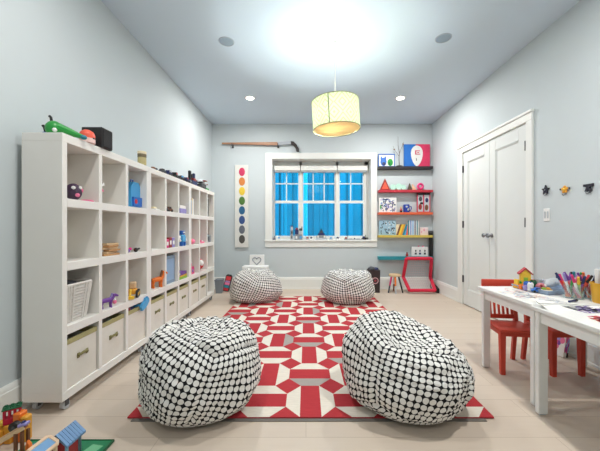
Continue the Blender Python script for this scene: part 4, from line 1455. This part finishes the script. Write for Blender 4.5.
TL, TR = gp(406.5, 258.5, GY[0]), gp(431.5, 258.5, GY[0])
ML, MR = gp(403.2, 277, GY[1]), gp(430.3, 277, GY[1])
BL, BR = gp(409.5, 290.4, GY[2]), gp(435.0, 290.4, GY[2])
o0 = Vector(((TL.x + TR.x) / 2, 4.74, 0))
t = thing('toy_goal', 'red folding toy goal with white net in the corner under the ledges', 'goal', o0)
for a, b_, nm in ((TL, TR, 'top_bar'), (BL, BR, 'bottom_bar'), (TL, ML, 'side_bar'), (ML, BL, 'side_bar'), (TR, MR, 'side_bar'), (MR, BR, 'side_bar')):
    MB(mat('goal_foam_red', (216, 32, 66), .55)).cyl(a - o0, b_ - o0, .026, seg=12).build(nm, t)
q = MB(mat('net_cord', (216, 200, 204), .7))
for (A, B, C, E) in ((TL, TR, ML, MR), (ML, MR, BL, BR)):
    for i in range(1, 13):
        s = i / 13
        q.cyl(A.lerp(B, s) - o0, C.lerp(E, s) - o0, .0022, seg=4)
    for i in range(1, 8):
        s = i / 8
        q.cyl(A.lerp(C, s) - o0, B.lerp(E, s) - o0, .0022, seg=4)
q.build('net', t)
t = thing('hockey_stick', 'long black hockey stick standing in the corner behind the red goal', 'hockey stick', (2.055, 4.93, 0))
q = MB(BLACK)
q.hexa([(-.012, -.02, .03), (.02, -.02, .03), (.02, .0, .03), (-.012, .0, .03)], [(-.03, .0, .95), (.03, .0, .95), (.03, .025, .95), (-.03, .025, .95)])
q.build('shaft', t)
MB(BLACK).hexa([(-.03, -.03, 0), (-.005, -.26, 0), (.02, -.26, 0), (.02, -.0, 0)], [(-.03, -.03, .12), (-.005, -.26, .07), (.02, -.26, .07), (.02, .0, .14)]).build('blade', t)
MB(DGREY).box(-.034, .034, -.004, .03, .93, .97, .005).build('butt_end', t)
MB(mat('tan_tape', (176, 140, 104), .7)).box(-.022, .024, -.024, .012, .36, .45, .003).build('tape', t)

# ------------------------------------------------------------------ right wall: hooks and switch
def wall_hook(kind, label, u, v):
    y = 2.1 * F / (u - U0)
    z = pz(v, y)
    t = thing('hanging_hook', label, 'hook', (XR, y, z), group='decorative hooks on the wall')
    q = MB(M_STEEL)
    q.box(-.006, 0, -.006, .006, -.042, .01, .002)
    q.tube([(-.004, 0, -.035), (-.02, 0, -.048), (-.03, 0, -.042), (-.032, 0, -.034)], .003, 8)
    q.build('hook', t)
    if kind == 'star':
        pts = []
        for i in range(10):
            a = math.pi / 2 + i * math.pi / 5
            r = .043 if i % 2 == 0 else .019
            pts.append((r * math.cos(a), r * math.sin(a)))
        MB(mat('hook_black', (40, 38, 50), .4)).prism(pts, 'x', -.018, -.006).m(GREY).ball((-.019, 0, 0), .006, 8).build('star', t)
    elif kind == 'flower':
        q = MB(AMBER)
        for i in range(5):
            a = math.pi / 2 + i * 2 * math.pi / 5
            q.ball((-.012, .02 * math.cos(a), .02 * math.sin(a)), (.006, .013, .013), 10)
        q.m(YELLOW).ball((-.016, 0, 0), (.008, .012, .012), 10)
        q.build('flower', t)
        q = MB(DGREY)
        for s in (-1, 1):
            q.ball((-.01, s * .042, .006), (.006, .007, .009), 8).tube([(-.008, s * .03, 0), (-.008, s * .042, .004)], .002, 6)
        q.build('beads', t)
    else:
        q = MB(mat('hook_black', (40, 38, 50), .4))
        q.prism([(-.038, .026), (.038, .026), (.036, .008), (.012, .002), (.026, -.028), (.008, -.03), (0, -.012), (-.008, -.03), (-.026, -.028), (-.012, .002), (-.036, .008)], 'x', -.018, -.006)
        q.build('butterfly', t)
    return t


wall_hook('star', 'black star hook on the wall above the light switch', 547, 190)
wall_hook('flower', 'gold flower hook between the two black hooks', 566, 189.5)
wall_hook('butterfly', 'black butterfly hook beyond the gold flower hook', 590, 187.5)
y = 2.1 * F / (547 - U0)
t = thing('light_switch', 'white double light switch plate beside the closet doors', 'switch', (XR, y, pz(214.8, y)))
MB(WHITE).box(-.006, 0, -.034, .034, -.055, .055, .003).build('plate', t)
for s in (-1, 1):
    MB(LGREY).box(-.01, -.005, s * .015 - .009, s * .015 + .009, -.03, .03, .002).build('rocker', t)

# ------------------------------------------------------------------ tables
TH = .58


def table(label, x0, x1, y0, y1, inx):
    t = thing('kids_table', label, 'table', (x0, y0, 0), group='low white tables')
    W, L = x1 - x0, y1 - y0
    MB(M_TABLE).box(0, W, 0, L, TH - .022, TH, .003).build('tabletop', t)
    lw, ld = .05, .03
    ins = .014
    for a in (inx, W - inx - lw):
        for b_ in (ins, L - ins - ld):
            MB(M_TABLE).box(a, a + lw, b_, b_ + ld, .006, TH - .022, .003).m(LGREY).box(a + .008, a + lw - .008, b_ + .006, b_ + ld - .006, 0, .006).build('leg', t)
    for (a0, a1, b0, b1) in ((inx + lw, W - inx - lw, ins + .006, ins + .022), (inx + lw, W - inx - lw, L - ins - .022, L - ins - .006), (inx + .008, inx + .026, ins + ld, L - ins - ld), (W - inx - .026, W - inx - .008, ins + ld, L - ins - ld)):
        MB(M_TABLE).box(a0, a1, b0, b1, TH - .085, TH - .022, .002).build('apron', t)
    return t


table('low white table nearer the closet doors, with the toy tray on it', 1.26, 2.05, 1.671, 2.205, .02)
table('low white table nearest the camera, with the two painted sheets on it', 1.234, 2.05, .95, 1.651, .014)


# ------------------------------------------------------------------ red chairs
def chair(label, loc, rz):
    t = thing('kids_chair', label, 'chair', loc, rz, 'red slatted chairs')
    w, d0, d1, sz = .118, -.125, .115, .312
    bx_ = MB(M_CHAIR)
    bx_.box(-w - .008, w + .008, d0 - .014, d1 - .01, sz - .018, sz, .006, seg=2)
    bx_.build('seat', t)
    for s in (-1, 1):
        x0 = s * (w - .018)
        MB(M_CHAIR).hexa([(x0 - .014, d0 - .002, 0), (x0 + .014, d0 - .002, 0), (x0 + .014, d0 + .024, 0), (x0 - .014, d0 + .024, 0)], [(x0 - .018, d0, sz - .018), (x0 + .018, d0, sz - .018), (x0 + .018, d0 + .034, sz - .018), (x0 - .018, d0 + .034, sz - .018)]).build('leg', t)
        q = MB(M_CHAIR)
        q.hexa([(x0 - .012, d1 + .03, 0), (x0 + .012, d1 + .03, 0), (x0 + .012, d1 + .055, 0), (x0 - .012, d1 + .055, 0)], [(x0 - .013, d1 - .012, sz), (x0 + .013, d1 - .012, sz), (x0 + .013, d1 + .016, sz), (x0 - .013, d1 + .016, sz)])
        q.hexa([(x0 - .013, d1 - .012, sz), (x0 + .013, d1 - .012, sz), (x0 + .013, d1 + .016, sz), (x0 - .013, d1 + .016, sz)], [(x0 - .012, d1 + .028, .56), (x0 + .012, d1 + .028, .56), (x0 + .012, d1 + .046, .56), (x0 - .012, d1 + .046, .56)])
        q.build('leg', t)
    y = d1 + .036
    MB(M_CHAIR).box(-w - .008, w + .008, y - .012, y + .012, .555, .612, .006, seg=2).build('top_rail', t)
    MB(M_CHAIR).box(-w + .03, w - .03, d1 - .01, d1 + .012, sz + .012, sz + .042, .003).build('lower_rail', t)
    for i in range(6):
        x = (i - 2.5) * .03
        MB(M_CHAIR).hexa([(x - .007, d1 - .004, sz + .04), (x + .007, d1 - .004, sz + .04), (x + .007, d1 + .006, sz + .04), (x - .007, d1 + .006, sz + .04)], [(x - .007, y - .006, .558), (x + .007, y - .006, .558), (x + .007, y + .006, .558), (x - .007, y + .006, .558)]).build('back_slat', t)
    for (a0, a1, b0, b1) in ((-w + .03, w - .03, d0 + .008, d0 + .022), (-w + .01, -w + .024, d0 + .03, d1), (w - .024, w - .01, d0 + .03, d1), (-w + .03, w - .03, d1 - .006, d1 + .008)):
        MB(M_CHAIR).box(a0, a1, b0, b1, sz - .05, sz - .016).build('apron', t)
    return t


chair('red slatted chair tucked under the end of the table by the closet doors', (1.468, 2.165, 0), RAD(-8))
chair('red slatted chair half hidden behind the white table leg, beside the leaning paper bag', (1.775, 2.155, 0), RAD(2))

# leaning print by the wall
t = thing('paper_bag', 'white paper bag with pink and violet print leaning at the wall behind the chairs', 'bag', (2.0, 2.40, 0), rot=(0, RAD(10), RAD(8)))
MB(PAPER).box(-.02, .02, -.075, .075, 0, .19, .002).build('body', t)
q = MB(PINK)
rr = random.Random(21)
for i in range(16):
    q.m(rr.choice((PINK, LILAC, PURPLE, HOTPINK, PALEBLUE)))
    q.ball((rr.uniform(-.012, .012), -.0755, rr.uniform(.06, .15)), (.008, .001, .03), 8)
    q.ball((-.0205, rr.uniform(-.05, .05), rr.uniform(.06, .15)), (.001, .024, .028), 8)
q.m(BLACK).box(.004, .0203, -.0762, -.07, .002, .04)
q.build('print', t)

# ------------------------------------------------------------------ things on the tables
TT = TH + .0006
# loose sheets
def sheet(label, x, y, w, l, rz, z, marks=None, curl=0.0, seed=0):
    n = 10
    bm = MB(PAPER)
    g = []
    for i in range(n + 1):
        row = []
        for j in range(n + 1):
            a, b_ = (i / n - .5) * w, (j / n - .5) * l
            e = max(0, (-a / w - .5 + .35)) + 0
            zz = curl * max(0.0, (.5 - i / n) - .15) ** 2 * 4 * max(0, j / n - .4)
            row.append(bm.bm.verts.new((a, b_, zz)))
        g.append(row)
    for i in range(n):
        for j in range(n):
            bm._f([g[i][j], g[i + 1][j], g[i + 1][j + 1], g[i][j + 1]])
    if marks:
        rr = random.Random(seed)
        cols, cnt, size, thick = marks
        for i in range(cnt):
            bm.m(rr.choice(cols))
            a, b_ = rr.gauss(0, w * .17), rr.gauss(0, l * .17)
            pts = []
            ang = rr.uniform(0, 6.28)
            for k in range(5):
                pts.append((max(-w * .46, min(w * .46, a)), max(-l * .46, min(l * .46, b_)), .0012))
                ang += rr.uniform(-1.2, 1.2)
                a += math.cos(ang) * size
                b_ += math.sin(ang) * size
            P0 = [Vector(p) for p in pts]
            for p0, p1 in zip(P0, P0[1:]):
                dv = (p1 - p0)
                if dv.length < 1e-4:
                    continue
                nn = Vector((-dv.y, dv.x, 0)).normalized() * thick
                bm._f(bm._v([p0 - nn, p1 - nn, p1 + nn, p0 + nn]))
    o = bm.build('sheet_of_paper', None, (x, y, z), rz)
    return tag(o, label, 'paper', 'drawing papers on the tables')


soft = (mat('pencil_pink', (236, 196, 200), .8), mat('pencil_blue', (196, 206, 226), .8), mat('pencil_peach', (240, 214, 190), .8))
sheet('big white sheet with faint pencil colours on the table with the toy tray', 1.405, 1.93, .23, .40, .05, TT, (soft, 40, .03, .003), 0, 4)
sheet('white sheet with grey pencil lines beside the marker cups', 1.42, 1.74, .2, .12, -.1, TT + .0016, ((LGREY, soft[1]), 12, .02, .002), 0, 5)
sheet('sheet with a violet and blue painting on the nearer table', 1.50, 1.565, .22, .14, .05, TT, ((LILAC, PURPLE, mat('wash_violet', (170, 150, 190), .8), NAVY, GREY), 46, .022, .0045), 0, 6)
sheet('sheet with a bright red painting on the nearer table', 1.415, 1.35, .2, .2, .15, TT, ((RED, CORAL, PINK), 40, .03, .006), 0, 7)
sheet('blank white sheet curling over the edge near the table joint', 1.33, 1.585, .16, .12, .2, TT, None, .12, 8)

# toy tray
t = thing('plastic_tray', 'shallow grey blue plastic tray full of little toys on the white table', 'tray', (1.645, 2.05, TT), rz=RAD(13))
q = MB(mat('tray_plastic', (150, 170, 196), .45))
tw, tl = .145, .122
q.box(-tw, tw, -tl, tl, 0, .004)
q.hexa([(-tw, -tl, .002), (tw, -tl, .002), (tw, -tl + .004, .002), (-tw, -tl + .004, .002)], [(-tw - .008, -tl - .012, .028), (tw + .008, -tl - .012, .028), (tw + .008, -tl - .006, .028), (-tw - .008, -tl - .006, .028)])
q.hexa([(-tw, tl - .004, .002), (tw, tl - .004, .002), (tw, tl, .002), (-tw, tl, .002)], [(-tw - .008, tl + .006, .028), (tw + .008, tl + .006, .028), (tw + .008, tl + .012, .028), (-tw - .008, tl + .012, .028)])
q.hexa([(-tw, -tl, .002), (-tw + .004, -tl, .002), (-tw + .004, tl, .002), (-tw, tl, .002)], [(-tw - .012, -tl - .008, .028), (-tw - .006, -tl - .008, .028), (-tw - .006, tl + .008, .028), (-tw - .012, tl + .008, .028)])
q.hexa([(tw - .004, -tl, .002), (tw, -tl, .002), (tw, tl, .002), (tw - .004, tl, .002)], [(tw + .006, -tl - .008, .028), (tw + .012, -tl - .008, .028), (tw + .012, tl + .008, .028), (tw + .006, tl + .008, .028)])
q.build('body', t)
TR_ = TT + .0045


def tray_at(u, y):
    return (px(u, y), y, TR_)


t = thing('toy_house', 'little yellow toy house with a red roof in the tray', 'toy house', tray_at(525.0, 2.125), rz=RAD(-25))
MB(YELLOW).box(-.03, .03, -.024, .024, 0, .1, .002).prism([(-.03, .1), (.03, .1), (0, .13)], 'y', -.024, .024).build('walls', t)
q = MB(mat('toy_roof_red', (186, 52, 62), .5))
q.prism([(-.042, .093), (0, .133), (.042, .093), (.042, .101), (0, .143), (-.042, .101)], 'y', -.03, .03)
q.build('roof', t)
MB(LIME).box(-.012, .012, -.026, -.023, .05, .075).m(BROWN).box(-.01, .01, -.026, -.023, 0, .036).build('openings', t)
q = MB(AMBER).box(-.03, .03, -.02, .02, 0, .03, .003).m(YELLOW).box(-.024, -.008, -.016, .016, .03, .062, .003).m(GREEN).ball((.014, 0, .036), (.012, .012, .014), 8)
tag(q.build('toy_porch', None, tray_at(518.5, 2.12), rz=.2), 'amber toy porch with a green bush beside the yellow house', 'toy')
for i, (u, y, c, sz, nm, hh) in enumerate(((521.5, 2.075, ORANGE, .014, 'orange', .026), (527.5, 2.065, BLUE, .018, 'blue', .05), (530.5, 2.015, WHITE, .016, 'white', .05), (533.5, 2.06, DGREEN, .016, 'dark green', .06), (526.0, 2.03, LILAC, .013, 'lilac', .03), (538, 2.09, LGREY, .018, 'light grey', .07))):
    q = MB(c).box(-sz, sz, -sz, sz, 0, hh, .003)
    for a in (-1, 1):
        for b_ in (-1, 1):
            q.cyl((a * sz * .5, b_ * sz * .5, hh), (a * sz * .5, b_ * sz * .5, hh + .005), .005, seg=8)
    tag(q.build('toy_block', None, tray_at(u, y), rz=.4 * i), '%s studded toy block in the tray beside the house' % nm, 'toy block', 'toy blocks in the tray')
q = MB(mat('red_white_check', (200, 120, 130), .6, var=.6, scale=90)).ball((0, 0, .026), (.034, .026, .026), 14).m(BRICKRED).ball((-.012, -.016, .035), (.01, .01, .01), 8).m(WHITE).ball((.014, -.018, .036), (.01, .01, .01), 8).m(NAVY).ball((.0, -.022, .02), (.008, .006, .008), 8)
tag(q.build('speckled_toy', None, tray_at(541, 2.02)), 'red and white speckled soft toy in the tray', 'toy')
mini_car('toy_car', 'bright blue toy car at the front of the tray', tray_at(536.5, 1.965), RAD(75), BLUE, NAVY, .62)
q = MB(CREAM).box(-.03, .03, -.016, .016, 0, .018, .003).m(AMBER).ball((.01, 0, .024), (.014, .012, .01), 8).m(LIME).box(-.025, -.005, -.01, .01, .018, .03, .002)
tag(q.build('cream_toy', None, tray_at(546.5, 1.965), rz=-.2), 'cream and amber toy piece at the front of the tray', 'toy')
t = thing('toy_aeroplane', 'grey toy aeroplane with dark tail lying across the tray', 'toy plane', tray_at(552, 2.075), rz=RAD(-62))
MB(LGREY).tube([(0, -.085, .034), (0, -.05, .042), (0, .04, .046), (0, .09, .058)], [.008, .03, .028, .01], 12).build('fuselage', t)
MB(mat('plane_wing', (170, 176, 190), .5)).prism([(-.09, -.02), (-.09, .02), (0, .04), (.09, .02), (.09, -.02), (0, -.03)], 'z', .046, .056).build('wing', t)
MB(NAVY).box(-.003, .003, .06, .09, .055, .1).build('tail_fin', t)
q = MB(DGREY).box(-.04, .04, -.012, .012, 0, .01, .003).m(AMBER).box(-.02, .0, -.008, .008, .01, .02)
tag(q.build('dark_toy_part', None, tray_at(551, 1.975), rz=.15), 'flat dark toy piece by the front rim of the tray', 'toy')

# marker cups
pens = [RED, HOTPINK, PURPLE, LILAC, BLUE, TEAL, GREEN, LIME, YELLOW, ORANGE, PINK, BLACK, WHITE, CORAL, NAVY, AMBER]
names = {RED: 'red', HOTPINK: 'magenta', PURPLE: 'purple', LILAC: 'lilac', BLUE: 'blue', TEAL: 'teal', GREEN: 'green', LIME: 'lime', YELLOW: 'yellow', ORANGE: 'orange', PINK: 'pink', BLACK: 'black', WHITE: 'white', CORAL: 'coral', NAVY: 'navy', AMBER: 'amber'}


def cup(label, where, x, y, r, hgt, cols, seed):
    t = thing('pen_cup', label, 'cup', (x, y, TT), group='clear cups of markers')
    MB(M_CLEAR).lathe([(r * .9, 0), (r * .92, .003), (r, hgt), (r - .002, hgt), (r * .9 - .002, .005), (.004, .004)], 20).build('body', t)
    rr = random.Random(seed)
    for i, (c, cap) in enumerate(cols):
        a = 2 * math.pi * i / len(cols) + rr.uniform(-.2, .2)
        rb = r * .55
        p0 = Vector((rb * math.cos(a + 2.2) * .7, rb * math.sin(a + 2.2) * .7, .008))
        top = r * (.8 + .25 * rr.random())
        L = rr.uniform(.14, .175)
        dv = Vector((top * math.cos(a), top * math.sin(a), hgt)) - p0
        dv.normalize()
        g = thing('marker', '%s marker with %s cap standing in %s' % (names[c], names[cap], where), 'marker', (x, y, TT), group='markers in the clear cups')
        p1 = p0 + dv * L * .68
        p2 = p0 + dv * L
        MB(c).cyl(p0, p1, .0068, seg=8).build('barrel', g)
        MB(cap).cyl(p1, p2, .0078, .0062, seg=8).build('cap', g)


cup('clear cup with few markers next to the tray', 'the cup next to the tray', px(568.5, 1.83), 1.83, .03, .085, [(LIME, GREEN), (CORAL, PURPLE), (ORANGE, HOTPINK), (RED, NAVY), (WHITE, LILAC), (GREEN, TEAL), (HOTPINK, PINK)], 1)
cup('clear cup crammed with markers in the middle of the three', 'the middle cup', px(577.5, 1.80), 1.80, .034, .09, [(LIME, HOTPINK), (YELLOW, PINK), (BLACK, BLACK), (RED, HOTPINK), (PINK, PURPLE), (WHITE, HOTPINK), (LIME, YELLOW), (PURPLE, NAVY), (CORAL, BLACK)], 2)
cup('clear cup of markers next to the yellow bucket', 'the cup next to the yellow bucket', px(587.5, 1.81), 1.81, .032, .09, [(RED, PURPLE), (HOTPINK, RED), (NAVY, PURPLE), (CORAL, LILAC), (WHITE, PURPLE), (RED, ORANGE), (PINK, NAVY), (BLACK, HOTPINK)], 3)
q = MB(NAVY).cyl((0, 0, .006), (.05, .02, .006), .006, seg=8).m(BLACK).cyl((.05, .02, .006), (.07, .028, .006), .007, seg=8)
tag(q.build('marker', None, (px(566, 1.72), 1.70, TT + .003)), 'dark blue marker lying on the white sheet in front of the cups', 'marker')

# yellow bucket
BXc, BYc = 1.70, 1.70
t = thing('bucket', 'yellow plastic bucket full of art things at the joint of the tables', 'bucket', (BXc, BYc, TT))
MB(mat('bucket_yellow', (226, 170, 40), .4)).lathe([(.056, 0), (.058, .004), (.066, .105), (.07, .107), (.07, .113), (.063, .113), (.054, .006), (.003, .005)], 28).build('body', t)
MB(WHITE).tube([(.0, -.068, .1), (.03, -.072, .07), (.055, -.05, .065), (.068, 0, .1)], .003, 6).build('handle', t)
rr = random.Random(31)
for i, (c, kd) in enumerate(((RED, 'box'), (YELLOW, 'box'), (WHITE, 'roll'), (BRICKRED, 'roll'), (GREY, 'roll'), (CREAM, 'box'))):
    a = 2 * math.pi * i / 6 + .5
    p = (BXc + .034 * math.cos(a), BYc + .034 * math.sin(a), TT + .06)
    hh = .09 + .02 * (i % 3)
    q = MB(c)
    if kd == 'box':
        q.box(-.015, .015, -.011, .011, 0, hh, .002)
    else:
        q.cyl((0, 0, 0), (.004, .006, hh), .012, seg=12)
    nm = ('red', 'yellow', 'white', 'dark red', 'grey', 'cream')[i]
    tag(q.build('crayon_box' if kd == 'box' else 'craft_roll', None, p, rz=a), '%s %s sticking out of the yellow bucket' % (nm, 'carton' if kd == 'box' else 'roll'), 'carton' if kd == 'box' else 'roll', 'things in the yellow bucket')

# ------------------------------------------------------------------ toys on the floor, front
t = thing('play_mat', 'green board with pale paths under the blue roofed toy house', 'play mat', (-1.09, 1.27, .0005))
q = MB(mat('mat_green', (22, 128, 84), .6, var=.15, scale=30)).box(-.2, .185, -.14, .14, 0, .009, .003)
q.m(mat('mat_path', (112, 186, 140), .6)).prism([(.05, -.1), (.1, -.1), (.165, .1), (.11, .11)], 'z', .0088, .0098).m(TEAL).box(-.17, -.03, .07, .12, .0088, .0098).m(BRICKRED).box(-.19, -.16, .02, .06, .0088, .0098)
q.build('board', t)
MB(DGREEN).box(-.205, .19, .134, .142, 0, .012, .002).box(.181, .19, -.142, .142, 0, .012, .002).build('edge', t)

t = thing('toy_house', 'toy house with ribbed blue roof and cream framed porch on the green board', 'toy house', (-1.045, 1.305, .0105), rz=RAD(-3))
MB(mat('toy_wall_red', (176, 44, 54), .5)).box(-.034, .034, -.04, .04, 0, .088, .003).m(PALEBLUE).box(.033, .036, -.042, -.026, 0, .084).box(.033, .036, .026, .042, 0, .084).m(GREY).box(-.036, .036, .026, .042, 0, .088).build('walls', t)
q = MB(mat('roof_blue', (122, 160, 204), .5))
for s_ in (-1, 1):
    for k in range(7):
        y0 = -.05 + k * .0146
        lo = [(0, y0, .118), (s_ * .05, y0, .074), (s_ * .05, y0 + .0128, .074), (0, y0 + .0128, .118)]
        hi = [(0, y0, .127), (s_ * .05, y0, .083), (s_ * .05, y0 + .0128, .083), (0, y0 + .0128, .127)]
        q.hexa(lo if s_ > 0 else lo[::-1], hi if s_ > 0 else hi[::-1])
    lo = [(0, -.049, .114), (s_ * .048, -.049, .072), (s_ * .048, .051, .072), (0, .051, .114)]
    hi = [(0, -.049, .124), (s_ * .048, -.049, .08), (s_ * .048, .051, .08), (0, .051, .124)]
    q.hexa(lo if s_ > 0 else lo[::-1], hi if s_ > 0 else hi[::-1])
q.build('roof', t)
MB(mat('gable_blue', (112, 142, 186), .5)).prism([(-.034, .086), (.034, .086), (0, .115)], 'y', -.038, .038).build('gable', t)
PR = Matrix.Translation((.002, -.105, .118)) @ Matrix.Rotation(RAD(28), 4, 'Y')
q = MB(mat('arch_cream', (232, 200, 168), .5))
q.tube([(-.026, -.045, 0), (-.026, .034, 0), (-.018, .042, 0), (.018, .042, 0), (.026, .034, 0), (.026, -.045, 0)], .0085, 8, R=PR)
for a in (-.022, .022):
    for c_ in (-.14, -.075):
        q.box(a - .005, a + .005, c_ - .005, c_ + .005, 0, .122 - a * .5)
q.build('porch_frame', t)
MB(mat('porch_blue', (112, 160, 206), .5)).box(-.024, .024, -.045, .04, -.005, .003, R=PR).build('porch_panel', t)

t = thing('toy_station', 'amber and orange toy station with ramp and red cabin by the wall baseboard', 'toy station', (-1.36, 1.37, .0005))
q = MB(AMBER)
q.box(-.115, -.045, -.03, .08, 0, .07, .006).m(YELLOW).box(-.105, -.06, .03, .075, .07, .085, .005).m(ORANGE).box(-.012, .022, .03, .075, .0, .135, .005).m(AMBER).box(.022, .05, .03, .07, .0, .12, .006).box(-.045, -.01, .02, .07, 0, .085, .004)
q.build('blocks', t)
q = MB(mat('cabin_red', (186, 20, 56), .45))
CR = Matrix.Translation((-.03, .05, .088)) @ Matrix.Rotation(RAD(38), 4, 'Z')
q.box(-.03, .03, -.02, .02, 0, .026, .002, R=CR)
for a in (-.027, -.009, .009, .027):
    for b_ in (-.018, .018):
        q.box(a - .0035, a + .0035, b_ - .0025, b_ + .0025, .024, .066, R=CR)
q.box(-.03, .03, -.02, .02, .06, .067, R=CR)
q.build('cabin', t)
q = MB(DGREEN)
q.box(-.034, .034, -.024, .024, .067, .074, .002, R=CR)
for a in (-.022, 0, .022):
    for b_ in (-.012, .012):
        q.cyl((a, b_, .073), (a, b_, .079), .007, seg=10, R=CR)
q.build('cabin_roof', t)
q = MB(mat('ramp_brown', (158, 96, 62), .5))
A, B = Vector((-.01, -.085, .052)), Vector((.125, -.045, .128))
dv = (B - A)
R = Matrix.Translation(A) @ dv.to_track_quat('X', 'Z').to_matrix().to_4x4()
L = dv.length
q.box(0, L, -.014, .014, -.004, .004, R=R).m(PWOOD).box(0, L, -.018, -.012, -.004, .011, R=R).box(0, L, .012, .018, -.004, .011, R=R)
q.m(BROWN)
for (a, b_) in ((.1, -.068), (.104, -.042), (.122, -.062), (.124, -.036)):
    q.box(a - .005, a + .005, b_ - .005, b_ + .005, 0, .112)
q.m(DGREY).box(-.012, .012, -.1, -.072, 0, .05)
q.build('ramp', t)
SR = Matrix.Translation((.118, -.047, .134)) @ Matrix.Rotation(RAD(-15), 4, 'Y')
MB(LILAC).box(-.02, .018, -.014, .014, 0, .012, .003, R=SR).m(NAVY).box(-.006, .006, -.006, .006, .012, .019, R=SR).build('sled', t)
MB(BLACK).cyl((.035, -.012, .098), (.035, .006, .098), .024, seg=20).m(DGREY).cyl((.035, -.014, .098), (.035, -.011, .098), .008, seg=12).build('wheel', t)
q = MB(ORANGE)
pts = [(.14, -.06, 0), (.142, -.06, .05), (.152, -.065, .075), (.166, -.072, .07), (.178, -.08, .045), (.19, -.085, .02), (.2, -.088, 0)]
q.tube(pts, .007, 8)
q.m(AMBER).tube([(p[0] - .006, p[1] - .05, p[2] * .85) for p in pts], .007, 8).m(CREAM).box(.13, .2, -.135, -.085, 0, .035, .006)
q.build('arch', t)
q = MB(BLACK).ball((0, 0, .03), (.026, .024, .03), 14).m(LILAC).ball((.004, -.008, .058), (.016, .014, .012), 10)
tag(q.build('dark_toy', None, (-1.29, 1.215, .0005)), 'rounded black toy with a lilac top under the station ramp', 'toy')

# ------------------------------------------------------------------ lights
def area(name, loc, size, energy, col=(1, 1, 1), rot=(0, 0, 0), spread=180):
    l = bpy.data.lights.new(name, 'AREA')
    l.shape = 'DISK'
    l.size = size
    l.energy = energy
    l.color = col
    l.spread = RAD(spread)
    o = bpy.data.objects.new(name, l)
    COL.objects.link(o)
    o.location = loc
    o.rotation_euler = rot
    return o


DL = (1.0, .965, .92)
for (x, y, e) in ((-.748, 4.0, 21), (1.262, 4.0, 25), (-.748, 1.3, 13), (1.262, 1.3, 25), (-.748, -.6, 5), (1.262, -.6, 6)):  # far pair has fixtures; the four nearer lights are added, unseen fill
    area('downlight_or_fill', (x, y, H - .008), .1, e, DL)
l = bpy.data.lights.new('bulb_light', 'POINT')
l.energy = 85
l.color = (.92, .97, 1)
l.shadow_soft_size = .035
o = bpy.data.objects.new('bulb_light', l)
COL.objects.link(o)
o.location = (LX, LY, H + zt - .125)

w = bpy.data.worlds.new('dusk_sky')
w.use_nodes = True
SC.world = w
nt = w.node_tree
bg = nt.nodes['Background']
bg.inputs[0].default_value = (0.03, 0.42, 0.86, 1)
bg.inputs[1].default_value = 9

# ------------------------------------------------------------------ camera
cam = bpy.data.cameras.new('camera')
co = bpy.data.objects.new('camera', cam)
COL.objects.link(co)
co.location = (0, 0, CZ)
co.rotation_euler = (math.pi / 2, 0, 0)
cam.sensor_width = 36
cam.lens = 36 * F / 600
cam.shift_x = -(U0 - 300) / 600
cam.shift_y = (V0 - 225.5) / 600
cam.clip_start = .02
SC.camera = co
vs = SC.view_settings
vs.view_transform = 'Standard'
vs.look = 'None'
vs.gamma = 1
vs.use_curve_mapping = False
vs.exposure = 0.17
SC.cycles.use_denoising = True
